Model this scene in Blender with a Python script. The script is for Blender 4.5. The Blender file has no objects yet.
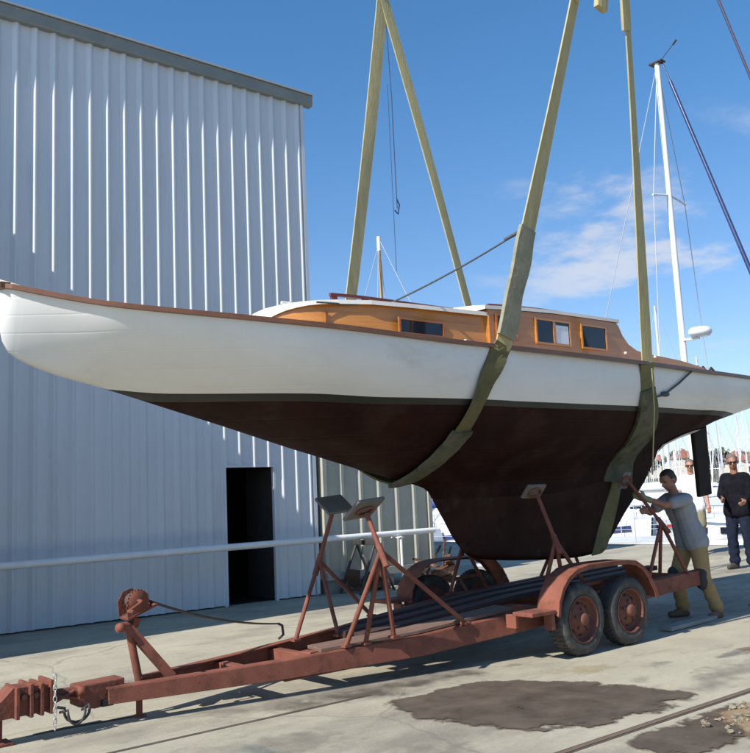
import bpy, bmesh, math, random
from math import sin, cos, tan, pi, radians, sqrt, hypot, exp, log
from mathutils import Vector, Matrix
random.seed(7)
SC = bpy.context.scene
COL = SC.collection
V = Vector

# ------------------------------------------------------------------ materials
def s2l(c):
    c /= 255.0
    return c / 12.92 if c <= .04045 else ((c + .055) / 1.055) ** 2.4
def rgb(r, g, b): return (s2l(r), s2l(g), s2l(b), 1)

def mat(name, c1, c2=None, scale=4.0, rough=.6, metal=0.0, bump=0.0, bscale=30.0, detail=6, spec=.5, c3=None, s3=1.2, t3=(.55, .7), stretch=(1, 1, 1), coat=0.0):
    """Principled with noise variation between c1 and c2, optional patchy third colour and bump."""
    m = bpy.data.materials.new(name); m.use_nodes = True
    nt = m.node_tree; n = nt.nodes; L = nt.links
    p = n['Principled BSDF']
    p.inputs['Roughness'].default_value = rough; p.inputs['Metallic'].default_value = metal
    p.inputs['Specular IOR Level'].default_value = spec
    p.inputs['Coat Weight'].default_value = coat
    if c2 is None and bump == 0 and c3 is None:
        p.inputs['Base Color'].default_value = c1
        return m
    tc = n.new('ShaderNodeTexCoord'); mp = n.new('ShaderNodeMapping'); mp.inputs['Scale'].default_value = stretch
    L.new(tc.outputs['Object'], mp.inputs[0])
    out = None
    if c2 is not None:
        no = n.new('ShaderNodeTexNoise'); no.inputs['Scale'].default_value = scale; no.inputs['Detail'].default_value = detail
        no.inputs['Roughness'].default_value = .65
        L.new(mp.outputs[0], no.inputs['Vector'])
        rp = n.new('ShaderNodeValToRGB'); rp.color_ramp.elements[0].position = .32; rp.color_ramp.elements[1].position = .68
        rp.color_ramp.elements[0].color = c1; rp.color_ramp.elements[1].color = c2
        L.new(no.outputs[0], rp.inputs[0]); out = rp.outputs[0]
    if c3 is not None:
        n3 = n.new('ShaderNodeTexNoise'); n3.inputs['Scale'].default_value = s3; n3.inputs['Detail'].default_value = 8; n3.inputs['Roughness'].default_value = .7
        L.new(mp.outputs[0], n3.inputs['Vector'])
        r3 = n.new('ShaderNodeMapRange'); r3.inputs[1].default_value = t3[0]; r3.inputs[2].default_value = t3[1]
        L.new(n3.outputs[0], r3.inputs[0])
        mx = n.new('ShaderNodeMix'); mx.data_type = 'RGBA'
        L.new(r3.outputs[0], mx.inputs[0])
        if out: L.new(out, mx.inputs[6])
        else: mx.inputs[6].default_value = c1
        mx.inputs[7].default_value = c3; out = mx.outputs[2]
    if out: L.new(out, p.inputs['Base Color'])
    else: p.inputs['Base Color'].default_value = c1
    if bump:
        nb = n.new('ShaderNodeTexNoise'); nb.inputs['Scale'].default_value = bscale; nb.inputs['Detail'].default_value = 5
        L.new(mp.outputs[0], nb.inputs['Vector'])
        b = n.new('ShaderNodeBump'); b.inputs['Strength'].default_value = bump; b.inputs['Distance'].default_value = .02
        L.new(nb.outputs[0], b.inputs['Height']); L.new(b.outputs[0], p.inputs['Normal'])
    return m

M = {}
M['cladding'] = mat('painted_cladding', (.64, .665, .69, 1), (.575, .605, .64, 1), 1.2, .42, 0, .04, 3, stretch=(1.5, 1.5, .25), c3=(.50, .51, .52, 1), s3=1.6, t3=(.56, .80))
M['gutter'] = mat('gutter_metal', (.20, .215, .20, 1), (.25, .26, .24, 1), 3, .5)
M['roof'] = mat('roof_metal', (.45, .47, .48, 1), (.40, .42, .44, 1), 2, .5)
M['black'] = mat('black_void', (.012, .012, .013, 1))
M['container'] = mat('container_paint', (.42, .415, .35, 1), (.35, .345, .29, 1), 2, .55, 0, .05, 8, c3=(.16, .075, .04, 1), s3=3, t3=(.66, .74))
M['spar'] = mat('spar_paint', (.80, .80, .80, 1), (.70, .70, .69, 1), 3, .35)
M['topside'] = mat('topside_paint', (.72, .715, .69, 1), (.62, .62, .60, 1), 1.4, .38, 0, .06, 3, stretch=(.5, 1, 1.2), c3=(.46, .44, .39, 1), s3=1.6, t3=(.58, .85))
M['boot'] = mat('boot_paint', (.010, .013, .009, 1), (.018, .021, .015, 1), 6, .55, c3=(.035, .035, .025, 1), s3=7, t3=(.62, .75))
M['antifoul'] = mat('antifouling', (.013, .005, .004, 1), (.028, .009, .0065, 1), 2.2, .75, 0, .15, 9, c3=(.042, .024, .018, 1), s3=2.0, t3=(.5, .75), spec=.12)
M['keelpaint'] = mat('keel_antifouling', (.022, .009, .006, 1), (.040, .019, .013, 1), 2.6, .8, 0, .2, 10, c3=(.055, .042, .033, 1), s3=4, t3=(.58, .75), spec=.12)
M['varnish'] = mat('varnished_wood', (.40, .150, .026, 1), (.53, .225, .047, 1), 5, .28, 0, .03, 20, stretch=(.45, 1, 6), coat=.5)
M['varnish2'] = mat('dark_varnish', (.26, .075, .018, 1), (.36, .12, .03, 1), 5, .3, 0, .03, 20, stretch=(.45, 1, 6), coat=.4)
M['coamwood'] = mat('coaming_wood', (.38, .135, .024, 1), (.48, .19, .038, 1), 5, .28, 0, .03, 20, stretch=(.45, 1, 6), coat=.5)
M['strake'] = mat('rubbing_strake', (.11, .046, .024, 1), (.18, .075, .037, 1), 6, .4, stretch=(.5, 1, 3))
M['maroon'] = mat('maroon_wood', (.12, .026, .022, 1), (.17, .04, .032, 1), 7, .45)
M['cream'] = mat('cream_deck', (.78, .74, .68, 1), (.70, .66, .60, 1), 3, .5)
M['teak'] = mat('deck_canvas', (.45, .40, .32, 1), (.52, .46, .38, 1), 5, .7)
M['glass'] = mat('dark_glass', (.012, .016, .028, 1), rough=.08)
M['curtain'] = mat('white_curtain', (.72, .74, .80, 1), (.6, .62, .7, 1), 8, .8)
M['sling'] = mat('sling_webbing', (.46, .395, .20, 1), (.36, .31, .155, 1), 14, .85, 0, .15, 60, c3=(.24, .205, .10, 1), s3=2.2, t3=(.55, .78), stretch=(1.6, 1.6, .25))
M['slingmid'] = mat('soiled_webbing', (.20, .175, .08, 1), (.13, .12, .06, 1), 5, .85, 0, .2, 50, c3=(.28, .24, .11, 1), s3=3, t3=(.58, .75), spec=.25)
M['slingwet'] = mat('dirty_webbing', (.15, .13, .056, 1), (.085, .080, .042, 1), 5, .85, 0, .2, 50, c3=(.22, .18, .075, 1), s3=3, t3=(.58, .75), spec=.25)
M['sleevewet'] = mat('dirty_canvas', (.082, .086, .058, 1), (.13, .13, .088, 1), 6, .9, 0, .4, 16, c3=(.035, .037, .025, 1), s3=5, t3=(.5, .7), spec=.2)
M['sleeve'] = mat('sleeve_canvas', (.29, .275, .19, 1), (.21, .205, .14, 1), 7, .9, 0, .3, 25, c3=(.12, .12, .075, 1), s3=5, t3=(.55, .72))
M['oxide'] = mat('red_oxide_paint', (.24, .083, .053, 1), (.175, .060, .039, 1), 5, .75, 0, .08, 60, c3=(.085, .034, .022, 1), s3=4.5, t3=(.50, .72), spec=.3)
M['oxide_rust'] = mat('rusty_steel', (.20, .058, .032, 1), (.12, .038, .022, 1), 9, .8, 0, .3, 30, c3=(.09, .03, .018, 1), s3=8, t3=(.55, .7))
M['plank'] = mat('timber_plank', (.13, .075, .055, 1), (.18, .11, .08, 1), 6, .8, 0, .2, 20, stretch=(.4, 3, 3))
M['darkplank'] = mat('dark_plank', (.035, .017, .014, 1), (.065, .032, .026, 1), 5, .8, 0, .2, 20, stretch=(.4, 3, 3))
M['rudderpaint'] = mat('rudder_paint', (.014, .010, .009, 1), (.026, .018, .015, 1), 4, .7, 0, .1, 12, spec=.2)
M['tyre'] = mat('tyre_rubber', (.035, .034, .032, 1), (.055, .052, .047, 1), 14, .8, 0, .2, 60, c3=(.16, .14, .11, 1), s3=6, t3=(.52, .75))
M['rim'] = mat('rusty_rim', (.17, .06, .035, 1), (.12, .042, .027, 1), 12, .7, 0, .2, 30)
M['padwood'] = mat('support_pad', (.13, .12, .11, 1), (.19, .17, .15, 1), 7, .8, 0, .2, 20)
M['chrome'] = mat('galvanised', (.55, .54, .50, 1), (.42, .41, .38, 1), 20, .4, .6)
M['rope'] = mat('dark_rope', (.055, .07, .085, 1), (.09, .10, .11, 1), 30, .9)
M['bluerope'] = mat('blue_rope', (.03, .05, .11, 1), (.045, .07, .14, 1), 30, .9)
M['strap'] = mat('winch_strap', (.045, .042, .04, 1), (.07, .06, .055, 1), 30, .9)
M['white'] = mat('white_gelcoat', (.80, .80, .80, 1), (.72, .73, .74, 1), .8, .3)
M['offwhite'] = mat('offwhite_gelcoat', (.66, .66, .64, 1), (.58, .58, .57, 1), 1.5, .4)
M['navy'] = mat('navy_paint', (.02, .035, .11, 1), (.03, .05, .14, 1), 2, .3)
M['bluecover'] = mat('blue_sail_cover', (.03, .07, .25, 1), (.04, .09, .30, 1), 4, .8)
M['alu'] = mat('mast_alloy', (.74, .75, .77, 1), (.66, .67, .70, 1), 2, .35, .1)
M['woodmast'] = mat('wood_mast', (.42, .27, .12, 1), (.34, .21, .09, 1), 5, .5)
M['wire'] = mat('rigging_wire', (.45, .47, .50, 1), rough=.4)
M['darkwire'] = mat('dark_wire', (.06, .05, .09, 1), rough=.6)
M['skin'] = mat('skin', (.42, .205, .135, 1), (.36, .17, .11, 1), 9, .55)
M['tanskin'] = mat('tanned_skin', (.33, .155, .095, 1), (.27, .12, .072, 1), 9, .55)
M['hair'] = mat('dark_hair', (.025, .016, .012, 1), (.045, .03, .022, 1), 40, .7)
M['greyhair'] = mat('short_grey_hair', (.16, .13, .11, 1), (.10, .08, .07, 1), 40, .8)
M['greyshirt'] = mat('grey_tshirt', (.31, .315, .33, 1), (.25, .255, .27, 1), 6, .9, 0, .7, 9, spec=.08)
M['whiteshirt'] = mat('white_shirt', (.80, .80, .80, 1), (.74, .74, .76, 1), 6, .9, 0, .7, 9, spec=.08)
M['blackshirt'] = mat('black_sweater', (.006, .006, .009, 1), (.012, .012, .016, 1), 8, .9, 0, .7, 9, spec=.08)
M['tan'] = mat('tan_trousers', (.38, .265, .13, 1), (.30, .205, .10, 1), 5, .9, 0, .7, 9, spec=.08)
M['khaki'] = mat('khaki_shorts', (.26, .23, .15, 1), (.21, .185, .12, 1), 6, .9, 0, .7, 9, spec=.08)
M['jeans'] = mat('dark_jeans', (.010, .014, .028, 1), (.018, .024, .042, 1), 7, .9, 0, .7, 9, spec=.08)
M['kneepad'] = mat('dark_kneepad', (.035, .033, .03, 1), (.05, .047, .042, 1), 9, .8)
M['boot_leather'] = mat('brown_boot', (.15, .09, .055, 1), (.11, .065, .04, 1), 9, .7)
M['shoe'] = mat('dark_shoe', (.05, .04, .035, 1), (.035, .03, .025, 1), 9, .7)
M['glove'] = mat('work_glove', (.30, .28, .16, 1), (.22, .20, .12, 1), 12, .9)
M['shades'] = mat('sunglass_lens', (.012, .01, .01, 1), rough=.15)
M['bucket'] = mat('plastic_tub', (.48, .52, .56, 1), (.42, .46, .50, 1), 5, .5)
M['drumrust'] = mat('rusty_drum', (.10, .047, .028, 1), (.15, .075, .042, 1), 7, .85, 0, .2, 20)
M['rustjunk'] = mat('rusty_scrap', (.12, .052, .027, 1), (.065, .03, .018, 1), 6, .85, 0, .4, 18, c3=(.20, .14, .085, 1), s3=5, t3=(.55, .65))
M['blocks'] = mat('concrete_block', (.30, .29, .26, 1), (.24, .23, .21, 1), 6, .9, 0, .2, 20)
M['darksteel'] = mat('dark_steel', (.03, .03, .032, 1), (.05, .045, .042, 1), 8, .6)
M['leaf'] = mat('far_foliage', (.045, .06, .025, 1), (.085, .095, .045, 1), 1.5, .9)
M['bark'] = mat('bark', (.10, .075, .05, 1), (.07, .05, .035, 1), 5, .9)
M['wallcream'] = mat('far_house_wall', (.55, .50, .42, 1), (.48, .44, .38, 1), .5, .8)
M['redroof'] = mat('far_house_roof', (.30, .12, .08, 1), (.24, .10, .07, 1), .7, .8)
M['hill'] = mat('hill_grass', (.075, .085, .035, 1), (.14, .13, .06, 1), .05, .95)
M['redcloth'] = mat('red_cover', (.55, .07, .05, 1), (.45, .05, .04, 1), 5, .8)

def planked(m, pitch, strength, dist):
    nt = M[m].node_tree; n = nt.nodes; L = nt.links; p = n['Principled BSDF']
    tc = n.new('ShaderNodeTexCoord'); sp = n.new('ShaderNodeSeparateXYZ'); L.new(tc.outputs['Object'], sp.inputs[0])
    no = n.new('ShaderNodeTexNoise'); no.inputs['Scale'].default_value = .8; no.inputs['Detail'].default_value = 2; L.new(tc.outputs['Object'], no.inputs['Vector'])
    a = n.new('ShaderNodeMath'); a.operation = 'MULTIPLY_ADD'; a.inputs[1].default_value = .06; L.new(no.outputs[0], a.inputs[0]); L.new(sp.outputs[2], a.inputs[2])
    f = n.new('ShaderNodeMath'); f.operation = 'PINGPONG'; f.inputs[1].default_value = pitch; L.new(a.outputs[0], f.inputs[0])
    r = n.new('ShaderNodeMapRange'); r.interpolation_type = 'SMOOTHSTEP'; r.inputs[1].default_value = 0; r.inputs[2].default_value = pitch * .16; L.new(f.outputs[0], r.inputs[0])
    old = p.inputs['Normal'].links[0].from_node if p.inputs['Normal'].links else None
    b = n.new('ShaderNodeBump'); b.inputs['Strength'].default_value = strength; b.inputs['Distance'].default_value = dist; L.new(r.outputs[0], b.inputs['Height'])
    if old: L.new(old.outputs[0], b.inputs['Normal'])
    L.new(b.outputs[0], p.inputs['Normal'])
planked('topside', .062, .22, .004); planked('antifoul', .07, .5, .006)
# concrete apron: sand-coloured, weathered, with stains, cracks and damp marks
def concrete():
    m = bpy.data.materials.new('weathered_concrete'); m.use_nodes = True
    nt = m.node_tree; n = nt.nodes; L = nt.links; p = n['Principled BSDF']; p.inputs['Roughness'].default_value = .88; p.inputs['Specular IOR Level'].default_value = .25
    tc = n.new('ShaderNodeTexCoord')
    def noise(sc, det=8, r=.65, st=(1, 1, 1)):
        mp = n.new('ShaderNodeMapping'); mp.inputs['Scale'].default_value = st; L.new(tc.outputs['Object'], mp.inputs[0])
        x = n.new('ShaderNodeTexNoise'); x.inputs['Scale'].default_value = sc; x.inputs['Detail'].default_value = det; x.inputs['Roughness'].default_value = r
        L.new(mp.outputs[0], x.inputs['Vector']); return x.outputs[0]
    def mr(s, a, b):
        x = n.new('ShaderNodeMapRange'); x.inputs[1].default_value = a; x.inputs[2].default_value = b; L.new(s, x.inputs[0]); return x.outputs[0]
    def mix(f, a, b, mul=1.0):
        x = n.new('ShaderNodeMix'); x.data_type = 'RGBA'
        if mul != 1.0:
            k = n.new('ShaderNodeMath'); k.operation = 'MULTIPLY'; k.inputs[1].default_value = mul; L.new(f, k.inputs[0]); f = k.outputs[0]
        L.new(f, x.inputs[0])
        for s, i in ((a, 6), (b, 7)):
            if isinstance(s, tuple): x.inputs[i].default_value = s
            else: L.new(s, x.inputs[i])
        return x.outputs[2]
    c = mix(mr(noise(.9), .35, .65), (.425, .39, .295, 1), (.325, .295, .225, 1))
    c = mix(mr(noise(.55, 10, .68, (.6, 1.3, 1)), .49, .63), c, (.21, .188, .15, 1), .95)
    c = mix(mr(noise(2.6, 10, .75, (.5, 1.6, 1)), .54, .72), c, (.21, .185, .145, 1), .85)
    c = mix(mr(noise(.55, 9, .7, (1, 2, 1)), .60, .70), c, (.44, .33, .17, 1), .55)
    c = mix(mr(noise(24, 6, .8), .5, .75), c, (.26, .24, .20, 1), .6)
    c = mix(mr(noise(70, 3, .7), .56, .75), c, (.52, .50, .44, 1), .5)
    vo = n.new('ShaderNodeTexVoronoi'); vo.feature = 'DISTANCE_TO_EDGE'; vo.inputs['Scale'].default_value = .33
    wn = n.new('ShaderNodeTexNoise'); wn.inputs['Scale'].default_value = 2.2; wn.inputs['Detail'].default_value = 6
    L.new(tc.outputs['Object'], wn.inputs['Vector'])
    wm = n.new('ShaderNodeMix'); wm.data_type = 'RGBA'; wm.inputs[0].default_value = .22
    L.new(tc.outputs['Object'], wm.inputs[6]); L.new(wn.outputs[1], wm.inputs[7]); L.new(wm.outputs[2], vo.inputs['Vector'])
    c = mix(mr(vo.outputs[0], .0045, .0015), c, (.14, .125, .10, 1), .35)
    L.new(c, p.inputs['Base Color'])
    b = n.new('ShaderNodeBump'); b.inputs['Strength'].default_value = .35; b.inputs['Distance'].default_value = .02
    L.new(noise(18, 8, .75), b.inputs['Height']); L.new(b.outputs[0], p.inputs['Normal'])
    return m
M['concrete'] = concrete()
M['asphalt'] = mat('old_asphalt', (.056, .042, .032, 1), (.120, .095, .074, 1), 3.2, .95, 0, 0, 45, detail=12, c3=(.28, .24, .18, 1), s3=22, t3=(.66, .70), spec=.15)
M['brownpatch'] = mat('sandy_patch', (.22, .145, .075, 1), (.32, .23, .13, 1), 5, .95, 0, .5, 40, c3=(.09, .06, .035, 1), s3=9, t3=(.55, .68))
def broken_edge(m, amp=1.6, scale=9, op=1.0, wid=.35):
    nt = M[m].node_tree; n = nt.nodes; L = nt.links; p = n['Principled BSDF']; o_ = n['Material Output']
    at = n.new('ShaderNodeAttribute'); at.attribute_name = 'edge'; tc = n.new('ShaderNodeTexCoord')
    no = n.new('ShaderNodeTexNoise'); no.inputs['Scale'].default_value = scale; no.inputs['Detail'].default_value = 9; no.inputs['Roughness'].default_value = .62; L.new(tc.outputs['Object'], no.inputs['Vector'])
    a = n.new('ShaderNodeMath'); a.operation = 'MULTIPLY_ADD'; a.inputs[1].default_value = amp; a.inputs[2].default_value = -amp / 2; L.new(no.outputs[0], a.inputs[0])
    b = n.new('ShaderNodeMath'); b.operation = 'ADD'; L.new(a.outputs[0], b.inputs[0]); L.new(at.outputs['Fac'], b.inputs[1])
    r = n.new('ShaderNodeMapRange'); r.inputs[1].default_value = 0; r.inputs[2].default_value = wid; r.inputs[4].default_value = op; L.new(b.outputs[0], r.inputs[0])
    t = n.new('ShaderNodeBsdfTransparent'); x = n.new('ShaderNodeMixShader'); L.new(r.outputs[0], x.inputs[0]); L.new(t.outputs[0], x.inputs[1]); L.new(p.outputs[0], x.inputs[2]); L.new(x.outputs[0], o_.inputs['Surface'])
M['groove_and_shadow'] = mat('dark_groove_and_shadow', (.05, .04, .032, 1), (.10, .075, .055, 1), 9, .95)
M['railrust'] = mat('rail_rust', (.17, .115, .08, 1), (.12, .085, .06, 1), 9, .8, 0, .3, 30)
M['redmark'] = mat('red_paint_mark', (.20, .085, .065, 1), (.16, .08, .06, 1), 9, .9)
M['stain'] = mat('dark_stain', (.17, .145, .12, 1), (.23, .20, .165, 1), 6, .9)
M['ochre'] = mat('ochre_stain', (.42, .29, .12, 1), (.40, .32, .18, 1), 6, .9)
for k_, a_ in (('asphalt', dict(amp=3.8, scale=3.2, wid=.35)), ('brownpatch', dict(amp=2.2, scale=6)), ('redmark', dict(op=.6, amp=3, scale=5, wid=.9)), ('stain', dict(amp=2.8, scale=5, op=.6, wid=1.2)), ('ochre', dict(amp=2.8, scale=6, op=.7, wid=1.4))): broken_edge(k_, **a_)
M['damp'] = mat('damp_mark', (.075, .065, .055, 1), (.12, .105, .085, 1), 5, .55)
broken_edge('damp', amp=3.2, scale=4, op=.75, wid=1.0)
M['rubble'] = mat('broken_concrete', (.27, .235, .17, 1), (.17, .14, .095, 1), 12, .95, 0, .6, 30)
M['water'] = mat('harbour_water', (.03, .06, .075, 1), rough=.12, bump=.5, bscale=1.5)

# ------------------------------------------------------------------ objects
def tag(o, label=None, cat=None, group=None, kind=None):
    if label: o['label'] = label
    if cat: o['category'] = cat
    if group: o['group'] = group
    if kind: o['kind'] = kind
    return o
def thing(name, loc, label, cat, group=None):
    o = bpy.data.objects.new(name, None); o.empty_display_size = .2
    o.location = loc; COL.objects.link(o)
    return tag(o, label, cat, group)
def origin(o):
    p = V((0, 0, 0))
    while o is not None: p = p + o.location; o = o.parent
    return p
def copy_tree(o, parent=None):
    c = o.copy(); COL.objects.link(c)
    if parent: c.parent = parent
    for ch in [x for x in bpy.data.objects if x.parent == o]: copy_tree(ch, c)
    return c

class MB:
    def __init__(s): s.v = []; s.f = []; s.sm = []; s.mi = []
    def add(s, vs, fs, smooth=False, mi=0):
        k = len(s.v); s.v += [V(x) for x in vs]
        for f in fs: s.f.append([i + k for i in f]); s.sm.append(smooth); s.mi.append(mi)
        return s
    def box(s, c, d, rot=None, mi=0):
        c = V(c); vs = []
        for x in (-.5, .5):
            for y in (-.5, .5):
                for z in (-.5, .5):
                    p = V((x * d[0], y * d[1], z * d[2]))
                    if rot is not None: p = rot @ p
                    vs.append(c + p)
        return s.add(vs, [(0, 1, 3, 2), (4, 6, 7, 5), (0, 4, 5, 1), (2, 3, 7, 6), (0, 2, 6, 4), (1, 5, 7, 3)], False, mi)
    def b2(s, a, b, mi=0):
        a, b = V(a), V(b); return s.box((a + b) / 2, [abs(x) for x in (b - a)], None, mi)
    def bar(s, path, w, h, up=(0, 0, 1), mi=0, hs=None):
        """rectangular section swept along a path; top face follows the path (h hangs below)."""
        P = [V(p) for p in path]; n = len(P); up = V(up); vs = []
        for i, p in enumerate(P):
            t = (P[min(i + 1, n - 1)] - P[max(i - 1, 0)]).normalized()
            r = t.cross(up).normalized(); u = r.cross(t).normalized()
            hh = hs[i] if hs else h
            vs += [p - r * w / 2, p + r * w / 2, p + r * w / 2 - u * hh, p - r * w / 2 - u * hh]
        fs = []
        for i in range(n - 1):
            a, b = 4 * i, 4 * i + 4
            for k in range(4): fs.append((a + k, a + (k + 1) % 4, b + (k + 1) % 4, b + k))
        fs += [(3, 2, 1, 0), tuple(4 * (n - 1) + k for k in range(4))]
        return s.add(vs, fs, False, mi)
    def strap(s, path, w, th, wd=(1, 0, 0), mi=0, normals=None):
        """flat webbing: width direction stays near wd."""
        P = [V(p) for p in path]; n = len(P); vs = []; W = w
        for i, p in enumerate(P):
            t = (P[min(i + 1, n - 1)] - P[max(i - 1, 0)]).normalized()
            a = V(wd[i]) if isinstance(wd, list) else V(wd)
            a = (a - t * a.dot(t)).normalized(); b = t.cross(a).normalized()
            ww = W[i] if isinstance(W, list) else W
            vs += [p - a * ww / 2 - b * th / 2, p - a * ww / 6 - b * th * .65, p + a * ww / 6 - b * th * .65, p + a * ww / 2 - b * th / 2,
                   p + a * ww / 2 + b * th / 2, p + a * ww / 6 + b * th * .65, p - a * ww / 6 + b * th * .65, p - a * ww / 2 + b * th / 2]
        fs = []
        for i in range(n - 1):
            a, b = 8 * i, 8 * i + 8
            for k in range(8): fs.append((a + k, a + (k + 1) % 8, b + (k + 1) % 8, b + k))
        fs += [tuple(range(7, -1, -1)), tuple(8 * (n - 1) + k for k in range(8))]
        return s.add(vs, fs, False, mi)
    def tube(s, path, r, n=8, mi=0, cap=True):
        P = [V(p) for p in path]; m = len(P); vs = []; pu = None
        for i, p in enumerate(P):
            t = (P[min(i + 1, m - 1)] - P[max(i - 1, 0)]).normalized()
            if pu is None:
                pu = V((0, 0, 1)) if abs(t.z) < .9 else V((1, 0, 0))
            u = (pu - t * pu.dot(t)).normalized(); w = t.cross(u); pu = u
            rr = r[i] if isinstance(r, (list, tuple)) else r
            for k in range(n):
                a = 2 * pi * k / n; vs.append(p + (u * cos(a) + w * sin(a)) * rr)
        fs = []
        for i in range(m - 1):
            for k in range(n):
                a = i * n + k; b = i * n + (k + 1) % n; fs.append((a, b, b + n, a + n))
        s.add(vs, fs, True, mi)
        if cap: s.add(vs[:n][::-1], [tuple(range(n))], False, mi); s.add(vs[-n:], [tuple(range(n))], False, mi)
        return s
    def lathe(s, c, axis, prof, n=24, mi=0, smooth=True):
        """prof: (radius, along) pairs round an axis through c."""
        c = V(c); ax = V(axis).normalized(); u = ax.orthogonal().normalized(); w = ax.cross(u); vs = []
        for r, a in prof:
            for k in range(n):
                t = 2 * pi * k / n; vs.append(c + ax * a + (u * cos(t) + w * sin(t)) * r)
        fs = []
        for i in range(len(prof) - 1):
            for k in range(n):
                a = i * n + k; b = i * n + (k + 1) % n; fs.append((a, b, b + n, a + n))
        return s.add(vs, fs, smooth, mi)
    def ell(s, c, r, rot=None, nu=14, nv=9, mi=0):
        c = V(c); vs = []; fs = []
        for j in range(nv + 1):
            ph = pi * j / nv
            for i in range(nu):
                th = 2 * pi * i / nu; p = V((r[0] * sin(ph) * cos(th), r[1] * sin(ph) * sin(th), r[2] * cos(ph)))
                if rot is not None: p = rot @ p
                vs.append(c + p)
        for j in range(nv):
            for i in range(nu):
                a = j * nu + i; b = j * nu + (i + 1) % nu; fs.append((a, b, b + nu, a + nu))
        return s.add(vs, fs, True, mi)
    def caps(s, a, b, ra, rb, n=12):
        a, b = V(a), V(b); d = b - a; Lh = d.length
        if Lh < 1e-6: return s.ell(a, (ra, ra, ra))
        t = d / Lh; pts = []; rr = []
        for k in range(5):
            q = pi / 2 * (1 - k / 4); pts.append(a - t * ra * sin(q)); rr.append(max(ra * cos(q), .0005))
        for k in range(5):
            q = pi / 2 * k / 4; pts.append(b + t * rb * sin(q)); rr.append(max(rb * cos(q), .0005))
        return s.tube(pts, rr, n)
    def prism(s, poly, off, mi=0):
        """polygon (3-D points) extruded by vector off."""
        P = [V(p) for p in poly]; n = len(P); o = V(off); vs = P + [p + o for p in P]
        fs = [tuple(range(n)), tuple(range(2 * n - 1, n - 1, -1))] + [(i, i + n, (i + 1) % n + n, (i + 1) % n) for i in range(n)]
        return s.add(vs, fs, False, mi)
    def grid(s, rows, smooth=True, mi=0, closed=False):
        n = len(rows[0]); vs = [p for r in rows for p in r]; fs = []
        for j in range(len(rows) - 1):
            for i in range(n if closed else n - 1):
                a = j * n + i; b = j * n + (i + 1) % n; fs.append((a, b, b + n, a + n))
        return s.add(vs, fs, smooth, mi)
    def build(s, name, m, parent=None, bevel=0, fix=True, loc=None, weld=False):
        org = origin(parent) if parent is not None else (V(loc) if loc is not None else V((0, 0, 0)))
        me = bpy.data.meshes.new(name)
        me.from_pydata([v - org for v in s.v], [], s.f)
        for p, sm, mi in zip(me.polygons, s.sm, s.mi): p.use_smooth = sm; p.material_index = mi
        for k in (m if isinstance(m, (list, tuple)) else [m]): me.materials.append(M[k] if isinstance(k, str) else k)
        if fix or weld:
            bm = bmesh.new(); bm.from_mesh(me)
            if weld:
                bmesh.ops.remove_doubles(bm, verts=bm.verts, dist=1e-4)
                bmesh.ops.dissolve_degenerate(bm, edges=bm.edges, dist=1e-5)
            if fix: bmesh.ops.recalc_face_normals(bm, faces=bm.faces)
            bm.to_mesh(me); bm.free()
        o = bpy.data.objects.new(name, me); COL.objects.link(o)
        if parent is not None: o.parent = parent
        elif loc is not None: o.location = loc
        if bevel:
            b = o.modifiers.new('bevel', 'BEVEL'); b.width = bevel; b.segments = 2; b.limit_method = 'ANGLE'; b.angle_limit = radians(40)
        return o

def interp(tab):
    xs = [t[0] for t in tab]; ys = [t[1] for t in tab]; n = len(xs)
    d = [(ys[i + 1] - ys[i]) / (xs[i + 1] - xs[i]) for i in range(n - 1)]
    m = [d[0]] + [0 if d[i - 1] * d[i] <= 0 else 2 * d[i - 1] * d[i] / (d[i - 1] + d[i]) for i in range(1, n - 1)] + [d[-1]]
    def f(x):
        if x <= xs[0]: return ys[0]
        if x >= xs[-1]: return ys[-1]
        i = 0
        while xs[i + 1] < x: i += 1
        h = xs[i + 1] - xs[i]; t = (x - xs[i]) / h
        return (2*t**3 - 3*t*t + 1)*ys[i] + (t**3 - 2*t*t + t)*h*m[i] + (-2*t**3 + 3*t*t)*ys[i+1] + (t**3 - t*t)*h*m[i+1]
    return f

# ------------------------------------------------------------------ camera, sun, sky
CAMH = 1.5; FPX = 900.0
pit, rol, hd = radians(7.72), radians(-2.6), radians(50.35)
F0 = V((cos(hd), sin(hd), 0)); R0 = V((sin(hd), -cos(hd), 0)); U0 = V((0, 0, 1))
F = cos(pit) * F0 + sin(pit) * U0; U = -sin(pit) * F0 + cos(pit) * U0
R = cos(rol) * R0 + sin(rol) * U; U2 = -sin(rol) * R0 + cos(rol) * U
cd = bpy.data.cameras.new('camera'); cam = bpy.data.objects.new('camera', cd); COL.objects.link(cam)
cam.matrix_world = Matrix(((R.x, U2.x, -F.x, 0), (R.y, U2.y, -F.y, 0), (R.z, U2.z, -F.z, CAMH), (0, 0, 0, 1)))
cd.sensor_fit = 'HORIZONTAL'; cd.sensor_width = 36; cd.lens = 36 * FPX / 750; cd.clip_end = 3000; cd.clip_start = .05
SC.camera = cam

EL, DEL = radians(41), radians(4.5)
sdir = V((-cos(DEL) * cos(EL), -sin(DEL) * cos(EL), sin(EL)))
sl = bpy.data.lights.new('sun', 'SUN'); so = bpy.data.objects.new('sun', sl); COL.objects.link(so)
sl.energy = 5.0; sl.angle = radians(.5); sl.color = (1, .95, .87)
so.rotation_euler = sdir.to_track_quat('Z', 'Y').to_euler(); so.location = (-20, -5, 25)

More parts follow.
